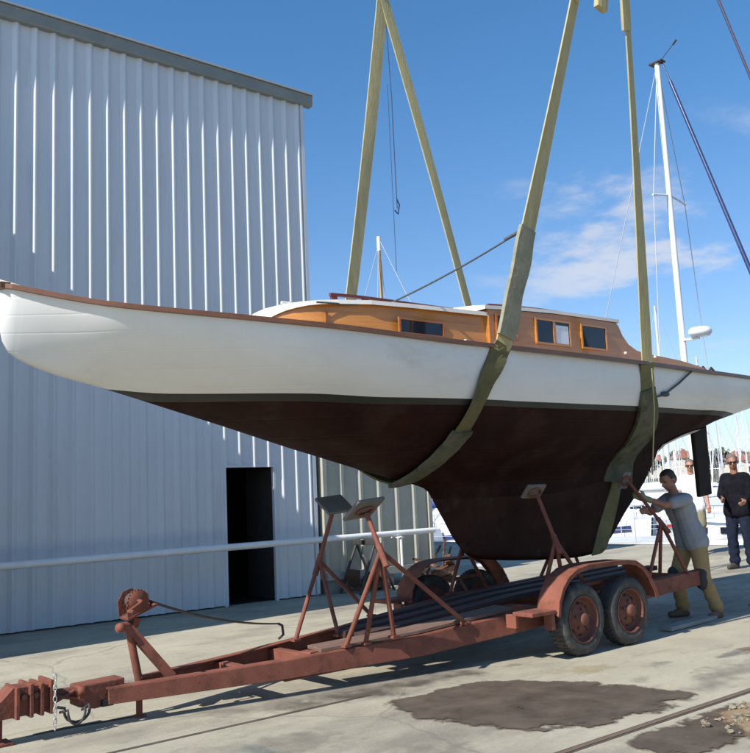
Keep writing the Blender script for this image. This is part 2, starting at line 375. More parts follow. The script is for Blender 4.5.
W = bpy.data.worlds.new('World'); SC.world = W; W.use_nodes = True
nt = W.node_tree; n = nt.nodes; L = nt.links
bg = n['Background']; bg.inputs['Strength'].default_value = .085
sky = n.new('ShaderNodeTexSky'); sky.sky_type = 'NISHITA'; sky.sun_disc = False
sky.sun_elevation = EL; sky.sun_rotation = math.atan2(sdir.x, sdir.y) % (2 * pi)
sky.air_density = 1.0; sky.dust_density = .35; sky.ozone_density = 2.2; sky.altitude = 0
tc = n.new('ShaderNodeTexCoord')
# thin fair-weather cloud: noise on the sky direction projected on a flat layer overhead
sx = n.new('ShaderNodeSeparateXYZ'); L.new(tc.outputs['Generated'], sx.inputs[0])
def mth(op, a, b=None, clamp=False):
    x = n.new('ShaderNodeMath'); x.operation = op; x.use_clamp = clamp
    for i, s in enumerate((a, b)):
        if s is None: continue
        if isinstance(s, (int, float)): x.inputs[i].default_value = s
        else: L.new(s, x.inputs[i])
    return x.outputs[0]
zz = mth('ADD', mth('MAXIMUM', sx.outputs[2], 0.0), .10)
cx_ = n.new('ShaderNodeCombineXYZ'); L.new(mth('DIVIDE', sx.outputs[0], zz), cx_.inputs[0]); L.new(mth('DIVIDE', sx.outputs[1], zz), cx_.inputs[1])
mp = n.new('ShaderNodeMapping'); mp.inputs['Location'].default_value = (2.62, 0, 0); L.new(cx_.outputs[0], mp.inputs[0])
c1 = n.new('ShaderNodeTexNoise'); c1.inputs['Scale'].default_value = 2.3; c1.inputs['Detail'].default_value = 9; c1.inputs['Roughness'].default_value = .58
L.new(mp.outputs[0], c1.inputs['Vector'])
c2 = n.new('ShaderNodeTexNoise'); c2.inputs['Scale'].default_value = .7; c2.inputs['Detail'].default_value = 2; L.new(mp.outputs[0], c2.inputs['Vector'])
dens = mth('ADD', c1.outputs[0], mth('MULTIPLY', mth('SUBTRACT', c2.outputs[0], .5), .9))
mr = n.new('ShaderNodeMapRange'); mr.interpolation_type = 'SMOOTHSTEP'; mr.inputs[1].default_value = .515; mr.inputs[2].default_value = .70; L.new(dens, mr.inputs[0])
band = n.new('ShaderNodeMapRange'); band.interpolation_type = 'SMOOTHSTEP'; band.inputs[1].default_value = .40; band.inputs[2].default_value = .31; L.new(sx.outputs[2], band.inputs[0])
# more cloud towards the harbour (+X), clear over the shed
side = n.new('ShaderNodeMapRange'); side.interpolation_type = 'SMOOTHSTEP'; side.inputs[1].default_value = .67; side.inputs[2].default_value = .79; L.new(sx.outputs[0], side.inputs[0])
low_ = n.new('ShaderNodeMapRange'); low_.interpolation_type = 'SMOOTHSTEP'; low_.inputs[1].default_value = .16; low_.inputs[2].default_value = .235; low_.inputs[3].default_value = .25; L.new(sx.outputs[2], low_.inputs[0])
fac = mth('MULTIPLY', low_.outputs[0], mth('MULTIPLY', mth('MULTIPLY', mth('MULTIPLY', mr.outputs[0], band.outputs[0]), side.outputs[0]), .66))
mixc = n.new('ShaderNodeMix'); mixc.data_type = 'RGBA'; L.new(fac, mixc.inputs[0]); L.new(sky.outputs[0], mixc.inputs[6]); mixc.inputs[7].default_value = (7.0, 6.9, 7.1, 1)
tr_ = n.new('ShaderNodeMapRange'); tr_.interpolation_type = 'SMOOTHSTEP'; tr_.inputs[1].default_value = .05; tr_.inputs[2].default_value = .52; L.new(sx.outputs[2], tr_.inputs[0])
tint = n.new('ShaderNodeMix'); tint.data_type = 'RGBA'; L.new(tr_.outputs[0], tint.inputs[0]); tint.inputs[6].default_value = (1.03, 1.12, 1.30, 1); tint.inputs[7].default_value = (.68, 1.20, 1.50, 1)
mul = n.new('ShaderNodeMix'); mul.data_type = 'RGBA'; mul.blend_type = 'MULTIPLY'; mul.inputs[0].default_value = 1; L.new(sky.outputs[0], mul.inputs[6]); L.new(tint.outputs[2], mul.inputs[7])
L.new(mul.outputs[2], mixc.inputs[6])
L.new(mixc.outputs[2], bg.inputs['Color'])

SC.render.engine = 'CYCLES'
SC.view_settings.view_transform = 'Standard'; SC.view_settings.look = 'None'; SC.view_settings.exposure = .45; SC.view_settings.gamma = 1; SC.view_settings.use_curve_mapping = False
SC.render.resolution_x = 1020; SC.render.resolution_y = 1024

# ------------------------------------------------------------------ ground and water
QX = 18.2                                            # quay edge
def gz(x): return 0 if x < 9 else .015 * (x - 9)
g = MB(); xs = [-60, -20, 0, 4, 9, 12, 15, QX]; ys = [-60, -10, 0, 6, 12, 30, 90]
g.grid([[V((x, y, gz(x))) for y in ys] for x in xs], False)
tag(g.build('ground', 'concrete'), kind='structure')
q = MB(); q.b2((QX, -60, -3), (QX + .35, 90, gz(QX) + .02)); tag(q.build('quay_wall', 'blocks'), kind='structure')
w = MB(); w.grid([[V((x, y, -1.3)) for y in (-900, -60, 200, 1400)] for x in (QX + .3, 60, 300, 1600)], False)
tag(w.build('water', 'water'), kind='structure')

def ragged(pts, z, name, m, soft=.12):
    """patch on the concrete: a fine grid carrying the distance to its outline; the material breaks the edge up with noise."""
    xs_ = [p[0] for p in pts]; ys_ = [p[1] for p in pts]; st_ = .05
    nx = int((max(xs_) - min(xs_) + .5) / st_); ny = int((max(ys_) - min(ys_) + .5) / st_); mb = MB(); x0 = min(xs_) - .25; y0 = min(ys_) - .25
    def sd(x, y):
        d = 9; ins = False
        for i, a in enumerate(pts):
            b = pts[(i + 1) % len(pts)]; ex, ey = b[0] - a[0], b[1] - a[1]; t = max(0, min(1, ((x - a[0]) * ex + (y - a[1]) * ey) / (ex * ex + ey * ey)))
            d = min(d, hypot(x - a[0] - ex * t, y - a[1] - ey * t))
            if (a[1] > y) != (b[1] > y) and x < a[0] + ex * (y - a[1]) / ey: ins = not ins
        return d if ins else -d
    mb.grid([[V((x0 + i * st_, y0 + j * st_, z)) for j in range(ny + 1)] for i in range(nx + 1)], False)
    o = mb.build(name, m, fix=False); at = o.data.attributes.new('edge', 'FLOAT', 'POINT')
    for k, v in enumerate(o.data.vertices): at.data[k].value = max(-1, min(1, sd(v.co.x, v.co.y) / soft))
    return tag(o, kind='structure')
ragged([(4.30, 5.30), (4.9, 5.42), (5.45, 5.36), (5.78, 4.85), (5.95, 4.4), (6.05, 3.78), (5.3, 3.70), (4.75, 3.78), (4.35, 4.2), (4.22, 4.75)], .008, 'asphalt_patch', 'asphalt', .20)
ragged([(4.55, 3.42), (5.2, 3.46), (5.95, 3.46), (5.6, 3.0), (5.0, 2.9), (4.5, 3.1)], .008, 'asphalt_patch', 'asphalt', .16)
ragged([(5.5, 3.36), (7.4, 3.42), (7.6, 2.2), (5.0, 1.9), (4.9, 2.6)], .012, 'sandy_patch', 'brownpatch', .14)
ragged([(6.55, 4.74), (6.95, 4.68), (7.05, 4.58), (6.7, 4.54)], .004, 'stain', 'stain', .10)
ragged([(6.0, 4.5), (6.35, 4.5), (6.4, 4.35), (6.1, 4.3)], .004, 'stain', 'stain', .14)
ragged([(7.32, 4.47), (8.6, 4.52), (8.7, 4.32), (7.7, 4.25), (7.30, 4.36)], .004, 'red_mark', 'redmark', .06)
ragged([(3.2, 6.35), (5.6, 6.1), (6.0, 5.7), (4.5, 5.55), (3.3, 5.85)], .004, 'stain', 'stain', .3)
ragged([(5.9, 5.25), (6.5, 5.1), (6.6, 4.8), (6.1, 4.75)], .004, 'stain', 'ochre', .25)
ragged([(2.6, 5.4), (3.6, 5.2), (3.7, 4.7), (2.9, 4.6)], .004, 'stain', 'stain', .3)
ragged([(3.4, 4.4), (4.1, 4.2), (3.9, 3.8), (3.3, 3.9)], .004, 'stain', 'stain', .25)
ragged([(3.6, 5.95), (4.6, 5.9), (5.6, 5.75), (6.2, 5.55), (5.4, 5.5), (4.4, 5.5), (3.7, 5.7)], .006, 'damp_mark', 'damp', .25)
ragged([(6.0, 3.9), (6.8, 4.3), (7.6, 4.2), (7.2, 3.85), (6.3, 3.72)], .004, 'damp_mark', 'stain', .3)
ragged([(1.9, 4.9), (2.6, 4.7), (2.9, 4.2), (2.2, 4.2)], .004, 'stain', 'stain', .3)
# two slipway rails let into the concrete, a groove either side
for yy, x0, x1 in ((3.56, 3.6, 17.5), (5.65, 2.2, 4.5)):
    hw_ = .04 if x1 > 9 else .022
    t = MB(); t.b2((x0, yy - hw_, -.02), (x1, yy + hw_, .0015)); tag(t.build('groove_and_shadow', 'groove_and_shadow'), kind='structure')
    if x1 < 9: continue
    t = MB(); t.b2((x0, yy - .018, -.02), (x1, yy + .018, .0055)); tag(t.build('slipway_rail', 'railrust'), kind='structure')
t = MB(); t.add([V((2.12, 6.50, .004)), V((2.45, 6.50, .004)), V((2.93, 6.45, .004)), V((2.93, 6.48, .004)), V((2.45, 6.56, .004))], [(0, 1, 2, 3, 4)]); tag(t.build('groove_and_shadow', 'groove_and_shadow'), kind='structure')  # tapering shadow left of the jack foot, painted as a flat dark strip
# crumbled concrete edge at the lower right
rb = MB(); rr_ = random.Random(3)
for k in range(90):
    a = rr_.gauss(5.75, .38); b = rr_.gauss(3.20, .07); s_ = rr_.uniform(.006, .028)
    if a < 5.1: continue
    R_ = Matrix.Rotation(rr_.uniform(0, 3), 3, 'Z') @ Matrix.Rotation(rr_.uniform(-.6, .6), 3, 'X'); k0 = len(rb.v)
    rb.ell((a, b, s_ * .3 + .012), (s_ * rr_.uniform(.8, 1.6), s_, s_ * rr_.uniform(.4, .8)), R_, 6, 4)
    rb.v[k0:] = [v + V((rr_.uniform(-1, 1), rr_.uniform(-1, 1), rr_.uniform(-1, 1))) * s_ * .22 for v in rb.v[k0:]]
rb.sm = [False] * len(rb.sm)
tag(rb.build('rubble', 'rubble'), kind='stuff')

# ------------------------------------------------------------------ shed
WY = 12.10; SX1 = 8.64; ST = 8.30
shed = thing('metal_shed', (5.5, WY, 0), 'tall blue white ribbed metal shed with open doorway and grey gutter', 'shed')
def ribbed(mb, x0, x1, y, z0, z1, pitch, h, sw, tw, dr=None, first=0.0, axis='x', sgn=-1):
    """trapezoid ribs standing proud; dr=(a,b,z) leaves a doorway."""
    pts = [(x0, 0)]; x = x0 + first
    while x + 2 * sw + tw < x1:
        pts += [(x, 0), (x + sw, h), (x + sw + tw, h), (x + 2 * sw + tw, 0)]; x += pitch
    pts.append((x1, 0)); out = []
    for i in range(len(pts) - 1):
        a, b = pts[i], pts[i + 1]
        cuts = [a] + ([(c, a[1] + (b[1] - a[1]) * (c - a[0]) / (b[0] - a[0])) for c in dr[:2] if a[0] < c < b[0]] if dr and b[0] > a[0] else []) + [b]
        for u, v in zip(cuts, cuts[1:]):
            if abs(u[0] - v[0]) < 1e-6: continue
            mid = (u[0] + v[0]) / 2; zz0 = dr[2] if dr and dr[0] < mid < dr[1] else z0
            def P(p, z): return V((p[0], y + sgn * p[1], z)) if axis == 'x' else V((y + sgn * p[1], p[0], z))
            mb.add([P(u, zz0), P(v, zz0), P(v, z1), P(u, z1)], [(0, 1, 2, 3)])
wm = MB(); ribbed(wm, 2.30, SX1, WY, 0.02, ST, .262, .045, .052, .018, dr=(6.97, 7.83, 2.07), first=.155)
wm.build('wall', 'cladding', shed, fix=False)
wm = MB(); wm.b2((-8, WY, 0), (2.30, WY + .1, ST)); wm.b2((SX1 - .06, WY + .012, 0), (SX1, 24, ST)); wm.b2((-8, 24, 0), (SX1, 24.1, ST)); wm.b2((-8.1, WY, 0), (-8, 24.1, ST)); wm.build('side_wall', 'cladding', shed)
wm = MB(); wm.b2((SX1 - .05, WY - .045, .02), (SX1 + .012, WY + .01, ST)); wm.build('corner_trim', 'cladding', shed)
wm = MB(); wm.add([V((-8.2, WY - .02, ST + .14)), V((SX1 + .15, WY - .02, ST + .14)), V((SX1 + .15, 24.2, ST + 1.0)), V((-8.2, 24.2, ST + 1.0)), V((-8.2, WY - .02, ST + .10)), V((SX1 + .15, WY - .02, ST + .10)), V((SX1 + .15, 24.2, ST + .96)), V((-8.2, 24.2, ST + .96))],
       [(0, 1, 2, 3), (7, 6, 5, 4), (0, 4, 5, 1), (1, 5, 6, 2), (2, 6, 7, 3), (3, 7, 4, 0)]); wm.build('roof', 'roof', shed)
wm = MB()   # gutter: box section with rolled lip, standing just proud of the ribs
gp = [(WY + .02, ST - .01), (WY - .09, ST - .01), (WY - .105, ST + .02), (WY - .105, ST + .15), (WY - .12, ST + .165), (WY - .09, ST + .185), (WY + .02, ST + .17)]
wm.prism([V((-8.2, a, b)) for a, b in gp], (SX1 + .17 + 8.2, 0, 0)); gut = wm.build('gutter', 'gutter', shed)
wm = MB(); wm.b2((-8.2, WY - .13, ST + .185), (SX1 + .18, WY + .03, ST + .215)); wm.build('gutter_lip', 'roof', gut)
wm = MB(); wm.b2((6.93, WY - .03, .0), (6.97, WY + .03, 2.11)); wm.b2((7.83, WY - .03, .0), (7.87, WY + .03, 2.11)); wm.b2((6.97, WY - .03, 2.07), (7.83, WY + .03, 2.11)); wm.build('door_frame', 'cladding', shed)
wm = MB(); wm.b2((7.86, WY + .05, .02), (7.90, WY + .86, 2.05)); dr = wm.build('door', 'darksteel', shed)
wm = MB(); wm.tube([(7.84, WY + .75, 1.0), (7.80, WY + .75, 1.0), (7.80, WY + .64, 1.0)], .012); wm.build('handle', 'darksteel', dr)
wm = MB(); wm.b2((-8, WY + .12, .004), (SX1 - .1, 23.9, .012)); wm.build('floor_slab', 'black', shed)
# unseen wing added at the left: it throws the slanting shade on the wall
wm = MB(); wm.b2((5.2, WY + 2.2, .01), (8.5, WY + 2.25, 2.8)); wm.b2((5.2, WY + .06, .01), (5.25, WY + 2.2, 2.8)); wm.b2((8.45, WY + .06, .01), (8.5, WY + 2.2, 2.8)); wm.b2((5.2, WY + .06, 2.8), (8.5, WY + 2.25, 2.85)); wm.build('doorway_blackout', 'black', shed)  # black box added behind the doorway so the opening reads dark
wing = thing('shade_casting_wing', (-1, 11, 0), 'unseen ribbed metal wing added to cast shade on the shed wall', 'shed')
wm = MB(); ribbed(wm, -6.0, 2.40, WY - 1.95, .02, 6.44, .262, .045, .052, .018, first=.1); wm.b2((2.34, WY - 1.94, .02), (2.40, WY - .04, 6.44)); wm.b2((-6, WY - 1.94, .02), (-5.94, WY - .04, 6.44)); wm.build('wall', 'cladding', wing, fix=False)
wm = MB(); wm.b2((-6.02, WY - 1.99, 6.44), (2.41, WY - .14, 6.47)); wm.build('roof', 'roof', wing)

# ------------------------------------------------------------------ container, scrap, spar on trestles
CY = 12.055
con = thing('shipping_container', (10.0, CY, 0), 'grey corrugated shipping container standing on blocks beyond the shed corner', 'container')
wm = MB(); ribbed(wm, 8.86, 11.06, CY, .32, 2.5, .40, .045, .045, .05, first=.22); wm.build('side_panel', 'container', con, fix=False)
wm = MB(); wm.b2((8.80, CY + .01, .32), (11.1, CY + 2.4, 2.5)); wm.build('body', 'container', con)
for z0_, z1_ in ((.22, .34), (2.46, 2.55)): wm = MB(); wm.b2((8.76, CY - .07, z0_), (11.12, CY + .06, z1_)); wm.build('rail', 'container', con)
for x0_ in (8.74, 11.06): wm = MB(); wm.b2((x0_, CY - .055, .34), (x0_ + .08, CY + .06, 2.46)); wm.build('corner_post', 'container', con)
for x in (9.0, 10.0, 10.9):
    wm = MB(); wm.b2((x - .2, CY - .02, 0), (x + .2, CY + .25, .22)); wm.build('support_block', 'blocks', con, bevel=.01)
sp = MB(); sp.tube([(-1.5, 11.72, .86), (3, 11.72, .875), (8, 11.72, .895), (10.9, 11.72, .91)], [.045, .05, .05, .045], 14)
spar = tag(sp.build('spar', 'spar', None, loc=(5, 11.72, .88), fix=True), 'long white spar lying level along the shed wall', 'spar')
def trestle(x, m, lab):
    t = thing('trestle', (x, 11.72, 0), lab, 'trestle', 'trestles carrying the white spar')
    a = MB(); a.bar([(x - .25, 11.45, .83), (x - .25, 11.99, .83)], .07, .06) if 0 else a.b2((x - .04, 11.42, .76), (x + .04, 12.02, .835)); a.build('crossbar', m, t, bevel=.006)
    for dx in (-1, 1):
        for dy in (-1, 1):
            l = MB(); l.tube([(x, 11.72 + dy * .24, .78), (x + dx * .36, 11.72 + dy * .26, .0)], .022, 8); l.build('leg', m, t)
trestle(9.35, 'darksteel', 'black splayed trestle under the spar beside the container')
trestle(1.2, 'darksteel', 'black splayed trestle under the spar outside the added wing')
wm = MB(); wm.tube([(10.02, 11.60, 0), (10.02, 11.60, .86)], .022, 8); wm.b2((9.96, 11.54, 0), (10.08, 11.66, .012)); wm.b2((9.97, 11.58, .83), (10.07, 11.80, .848))
tag(wm.build('support_post', 'spar', None, loc=(10.02, 11.6, 0)), 'thin pale upright post holding the spar near its lit end', 'post')
rj = random.Random(11)
def scrap(x, y, sz, lab, m='rustjunk', n_=7):
    a = MB()
    for k in range(n_):
        R_ = Matrix.Rotation(rj.uniform(0, 3), 3, 'Z') @ Matrix.Rotation(rj.uniform(-.5, .5), 3, 'X') @ Matrix.Rotation(rj.uniform(-.4, .4), 3, 'Y')
        a.box((x + rj.uniform(-sz, sz), y + rj.uniform(-.18, .18), rj.uniform(.06, sz)), (rj.uniform(.2, .55), rj.uniform(.05, .2), rj.uniform(.03, .14)), R_)
    for k in range(3):
        a.tube([(x + rj.uniform(-sz, sz), y + rj.uniform(-.1, .1), .02), (x + rj.uniform(-sz, sz), y + rj.uniform(-.1, .1), rj.uniform(.3, .75))], .02, 7)
    return tag(a.build('scrap_heap', m, None, loc=(x, y, 0)), lab, 'scrap')
scrap(9.45, 11.72, .36, 'dark rusty scrap heap on the ground beside the black trestle')
scrap(10.85, 11.66, .42, 'brown rusty scrap heap at the far end of the container', n_=9)
# ------------------------------------------------------------------ sailing boat
YC = 6.42
bb = interp([(1.925, .02), (1.96, .09), (2.05, .16), (2.28, .31), (2.65, .56), (3.37, .90), (4.17, 1.12), (5.5, 1.2), (6.57, 1.19), (7.95, 1.10), (9.05, 1.0), (10.64, .84), (12.3, .60), (13.0, .48)])
zs = interp([(1.925, 3.085), (2.23, 3.0), (2.61, 2.915), (3.37, 2.835), (4.17, 2.785), (5.5, 2.745), (6.57, 2.745), (7.95, 2.755), (9.05, 2.76), (10.64, 2.77), (13.0, 2.82)])
zb = interp([(1.925, 2.86), (1.945, 2.72), (2.0, 2.625), (2.22, 2.52), (2.7, 2.40), (3.31, 2.24), (3.95, 2.08), (4.65, 1.89), (5.51, 1.66), (5.88, 1.57), (6.06, 1.33), (6.24, 1.05), (6.43, .89), (6.7, .84), (7.16, .80), (8.05, .76), (8.5, .79), (8.68, .90), (9.03, 1.20), (9.48, 1.56), (9.74, 1.84), (9.87, 1.99), (10.34, 2.12), (10.64, 2.22), (11.41, 2.40), (12.19, 2.55), (13.0, 2.68)])
zc_ = interp([(1.9, 3.0), (5.51, 1.66), (6.2, 1.60), (7.2, 1.60), (8.2, 1.68), (9.0, 1.84), (9.6, 1.97), (9.95, 2.02), (13, 2.7)])
zw_ = interp([(1.9, 2.46), (2.7, 2.40), (3.11, 2.36), (4.06, 2.325), (4.64, 2.30), (6.8, 2.31), (8.2, 2.335), (9.85, 2.36), (10.9, 2.375), (11.3, 2.385), (13, 2.42)])
def zc(x): return zb(x) if x < 5.51 or x > 9.9 else max(zb(x), zc_(x))
kt = interp([(5.5, .03), (5.9, .06), (6.4, .12), (7.2, .15), (8.2, .12), (9.0, .06), (9.9, .03)])
def half(x, z):
    b = bb(x); c = zc(x); s = zs(x); t = min(1, (z - c) / (s - c))
    u = min(1, max(0, (x - 1.93) / 2.6)); u = u * u * (3 - 2 * u); e = .97 - .22 * u; pw = 1.25 + 1.15 * u
    if x > 4.5: e = .75 + .10 * min(1, (x - 4.5) / 1.5)
    if x > 7: e = .85 + .20 * min(1, (x - 7) / 1.7)
    if x > 9: e = 1.05 - .45 * min(1, (x - 9) / 2)
    can = b * (1 - (1 - max(t, 0)) ** pw) ** e if t > 0 else -(c - z)
    d = c - zb(x); wgt = min(1, max(0, d / .2))
    if wgt <= 0: return max(can, 0)
    k = kt(x); f = min(1, max(0, (z - zb(x)) / .05)) ** .5; q = min(1, max(0, (z - zb(x)) / max(.05, c - zb(x))))
    kk = k * f * (.55 + .95 * q ** 1.3)
    so_ = log(exp(7 * can) + exp(7 * kk)) / 7 - .03 * f
    so_ = so_ * (f if z < c else 1)
    return max(0, max(can, 0) * (1 - wgt) + so_ * wgt)
boat = thing('sailing_boat', (7, YC, .8), 'white classic wooden sailing boat with dark red bottom and varnished cabin hanging in slings', 'boat')
NS = 170
stx = [1.925 + (13.0 - 1.925) * (i / (NS - 1)) for i in range(NS)]
stx = sorted(stx + [1.935, 1.95, 2.02, 2.06])
def band_(zlo, zhi, n_):
    rows = []
    for x in stx:
        lo = zlo(x); hi = zhi(x); P = []
        for k in range(n_ + 1):
            z = lo + (hi - lo) * (k / n_); P.append((x, half(x, z), z))
        rows.append(P)
    mb = MB()
    for sg in (-1, 1): mb.grid([[V((x, YC + sg * y, z)) for x, y, z in r] for r in rows])
    return mb
wl = lambda x: min(zs(x) - .02, max(zb(x), zw_(x)))
bt = lambda x: max(zb(x), wl(x) - .05)
kl = lambda x: max(zb(x), min(bt(x), zc_(x) - .14)) if 5.51 < x < 9.9 else zb(x)
mb = band_(wl, zs, 14)
mb.add([V((13.0, YC + s * half(13.0, z), z)) for s, zz_ in ((-1, 1), (1, -1)) for z in [zs(13) + (zb(13) - zs(13)) * k / 8 for k in range(9)][::zz_]], [tuple(range(18))])
mb.build('topsides', 'topside', boat, weld=True)
band_(bt, wl, 2).build('boot_stripe', 'boot', boat, weld=True)
band_(kl, bt, 16).build('bottom', 'antifoul', boat, weld=True)
band_(zb, kl, 14).build('keel', 'keelpaint', boat, weld=True)
# white patch on the underside of the counter, ahead of the rudder
mb = MB(); rows = []
for i in range(15):
    x = 9.80 + .9 * i / 14; t_ = (i / 14); h_ = .13 * (1 - t_) ** .8 + .012
    rows.append([V((x, YC - half(x, zb(x) + h_ * q_) - .006, zb(x) + h_ * q_ - .014)) for q_ in (0, .33, .66, 1)])
mb.grid(rows); mb.build('white_patch', 'white', boat)
# deck, rubbing strake
dk = lambda x: zs(x) + .012
mb = MB(); mb.grid([[V((x, YC + bb(x) * q_, dk(x) + .055 * (1 - q_ * q_))) for q_ in (-1, -.75, -.4, 0, .4, .75, 1)] for x in stx]); mb.build('deck', 'teak', boat)
for sg in (-1, 1):
    mb = MB(); mb.bar([(x, YC + sg * (bb(x) + .012), zs(x) + .022) for x in stx[1::2]], .05, .034); mb.build('rubbing_strake', 'strake', boat)
mb = MB(); mb.bar([(1.94, YC - .10, 3.11), (1.94, YC + .10, 3.11)], .07, .045); mb.build('stem_cap', 'strake', boat)
# forward cabin trunk
tw = interp([(4.00, .03), (4.03, .16), (4.10, .29), (4.22, .41), (4.45, .525), (4.85, .625), (6.16, .74)])
tt = interp([(4.00, 2.985), (4.05, 3.05), (4.15, 3.10), (4.35, 3.135), (5.0, 3.155), (6.16, 3.155)])
tx = [4.00, 4.01, 4.03, 4.05, 4.08, 4.12, 4.18, 4.26, 4.36, 4.5, 4.8, 5.2, 5.6, 6.0, 6.16]
mb = MB()
for sg in (-1, 1): mb.grid([[V((x, YC + sg * tw(x), dk(x) + .02)), V((x, YC + sg * (tw(x) - .03), tt(x)))] for x in tx], True)
mb.add([V((4.00, YC - .03, dk(4.00))), V((4.00, YC + .03, dk(4.00))), V((4.00, YC + .0, tt(4.00))), V((4.00, YC - .0, tt(4.00)))], [(0, 1, 2, 3)])
mb.build('cabin_side', 'varnish', boat)
rows = []
for x in tx:
    w_ = tw(x) + .012; z = tt(x)
    rows.append([V((x, YC - w_, z - .012)), V((x, YC - w_, z + .024))] + [V((x, YC + w_ * q_, z + .024 + .042 * (1 - q_ * q_))) for q_ in (-.8, -.4, 0, .4, .8)] + [V((x, YC + w_, z + .024)), V((x, YC + w_, z - .012))])
mb = MB(); mb.grid(rows, False); mb.add(rows[0], [tuple(range(len(rows[0])))]); mb.build('cabin_roof', 'cream', boat)
mb = MB(); mb.box((4.40, YC - tw(4.40) - .004, 2.965), (.03, .02, .2)); mb.build('corner_post', 'varnish2', boat)
# doghouse: each side runs aft into the cockpit coaming
DW = .76
prof = [(6.10, 2.80), (6.10, 3.205), (6.6, 3.232), (7.2, 3.25), (7.7, 3.255), (8.08, 3.25), (8.12, 3.22), (8.18, 3.12), (8.28, 3.03), (8.42, 2.975), (8.60, 2.95), (8.85, 2.94), (9.3, 2.915), (9.75, 2.86), (10.0, 2.80), (10.0, 2.77)]
for sg in (-1, 1):
    mb = MB(); mb.prism([(x, YC + sg * DW, z) for x, z in prof], (0, -sg * .03, 0)); mb.build('coaming', 'coamwood', boat)
mb = MB(); mb.b2((6.095, YC - DW + .03, 2.80), (6.125, YC + DW - .03, 3.20)); mb.add([V((6.094, YC + DW * q_, 3.20 + .11 * (1 - q_ * q_))) for q_ in (-.96, -.5, 0, .5, .96)], [(0, 1, 2, 3, 4)]); mb.build('doghouse_front', 'varnish', boat)
rf = interp([(6.04, 3.20), (6.6, 3.234), (7.2, 3.252), (8.12, 3.254)]); rows = []
for x in (6.04, 6.3, 6.6, 7.0, 7.4, 7.8, 8.12):
    w_ = DW + .015; z = rf(x)
    rows.append([V((x, YC - w_, z)), V((x, YC - w_, z + .034))] + [V((x, YC + w_ * q_, z + .034 + .07 * (1 - q_ * q_))) for q_ in (-.8, -.4, 0, .4, .8)] + [V((x, YC + w_, z + .034)), V((x, YC + w_, z))])
mb = MB(); mb.grid(rows, False); k_ = len(rows[0]); mb.add(rows[0], [tuple(range(k_))]); mb.add(rows[-1], [tuple(range(k_))]); mb.build('doghouse_roof', 'cream', boat)
mb = MB(); mb.b2((8.05, YC - DW + .03, 2.80), (8.08, YC + DW - .03, 3.25)); mb.build('bulkhead', 'varnish2', boat)
mb = MB(); mb.b2((7.05, YC - .34, 3.36), (7.95, YC + .34, 3.405)); mb.build('hatch', 'maroon', boat, bevel=.012)
mb = MB(); mb.b2((4.72, YC - .28, 3.18), (5.35, YC + .28, 3.235)); mb.build('hatch', 'maroon', boat, bevel=.012)
for (x0, x1, yo, zf, off) in ((4.5, 5.95, .44, tt, .085), (6.35, 7.9, .52, rf, .09)):
    for sg in (-1, 1):
        mb = MB(); N_ = 13
        mb.bar([(x0 + (x1 - x0) * i / N_, YC + sg * yo, zf(x0 + (x1 - x0) * i / N_) + off + .018) for i in range(N_ + 1)], .03, .026)
        for i in range(0, 5): xx = x0 + .04 + (x1 - x0 - .08) * i / 4; mb.b2((xx - .03, YC + sg * yo - .013, zf(xx) + .05), (xx + .03, YC + sg * yo + .013, zf(xx) + off - .006))
        mb.build('handrail', 'maroon', boat)
def window(x0, x1, z0, z1, yoff, fr='varnish', cur=False, skew=0.0):
    y = YC - yoff
    P = lambda x, z, d=0: V((x - skew * (z1 - z) / max(.01, z1 - z0) * -.03, y - d, z))
    f_ = MB(); e = .02
    f_.b2((x0 - e, y - .016, z1), (x1 + e, y + .004, z1 + e)); f_.b2((x0 - e, y - .016, z0 - e), (x1 + e, y + .004, z0)); f_.b2((x0 - e, y - .016, z0), (x0, y + .004, z1)); f_.b2((x1, y - .016, z0), (x1 + e, y + .004, z1))
    w_ = f_.build('window', fr, boat)
    p_ = MB(); p_.b2((x0, y - .006, z0), (x1, y + .006, z1)); p_.build('pane', 'glass', w_)
    if cur:
        m_ = (x0 + x1) / 2
        p_ = MB(); p_.b2((m_ + .04, y - .0085, z0 + .004), (x1 - .015, y - .0064, z1 - .03)); p_.build('curtain', 'curtain', w_)
        p_ = MB(); p_.b2((m_ - .005, y - .015, z0), (m_ + .03, y - .0065, z1)); p_.build('mullion', fr, w_)
window(5.06, 5.56, 2.915, 3.025, .684, 'varnish2')
window(6.20, 6.46, 2.955, 3.15, DW + .004, 'varnish2')
window(6.76, 7.26, 2.945, 3.165, DW + .004, 'varnish', True)
window(7.47, 7.86, 2.945, 3.165, DW + .004, 'varnish')
for x, zz_, yo in ((5.80, 2.885, .735), (8.2, 2.93, DW + .01), (8.75, 2.925, DW + .01)):
    mb = MB(); mb.lathe((x, YC - yo, zz_), (0, -1, 0), [(0, .012), (.010, .011), (.015, .0), (.015, -.01)], 12); mb.build('vent', 'cream', boat)
mb = MB(); mb.b2((4.37, YC - .02, 3.16), (4.43, YC + .02, 3.24)); mb.tube([(4.3, YC, 3.23), (4.5, YC, 3.23)], .014); mb.build('cleat', 'cream', boat)
# toe rail lumps on the aft deck and mooring cleats
mb = MB()
for x in (9.6, 9.72, 9.9): mb.tube([(x, YC - .74, 2.83), (x + .05, YC - .74, 2.875), (x + .12, YC - .74, 2.83)], .014)
mb.build('fairlead', 'darksteel', boat)
# rudder hanging below the counter
mb = MB(); mb.prism([(10.62, YC - .03, 2.27), (10.95, YC - .03, 2.34), (10.93, YC - .03, 1.36), (10.64, YC - .03, 1.33)], (0, .06, 0)); mb.build('rudder', 'rudderpaint', boat, bevel=.015)

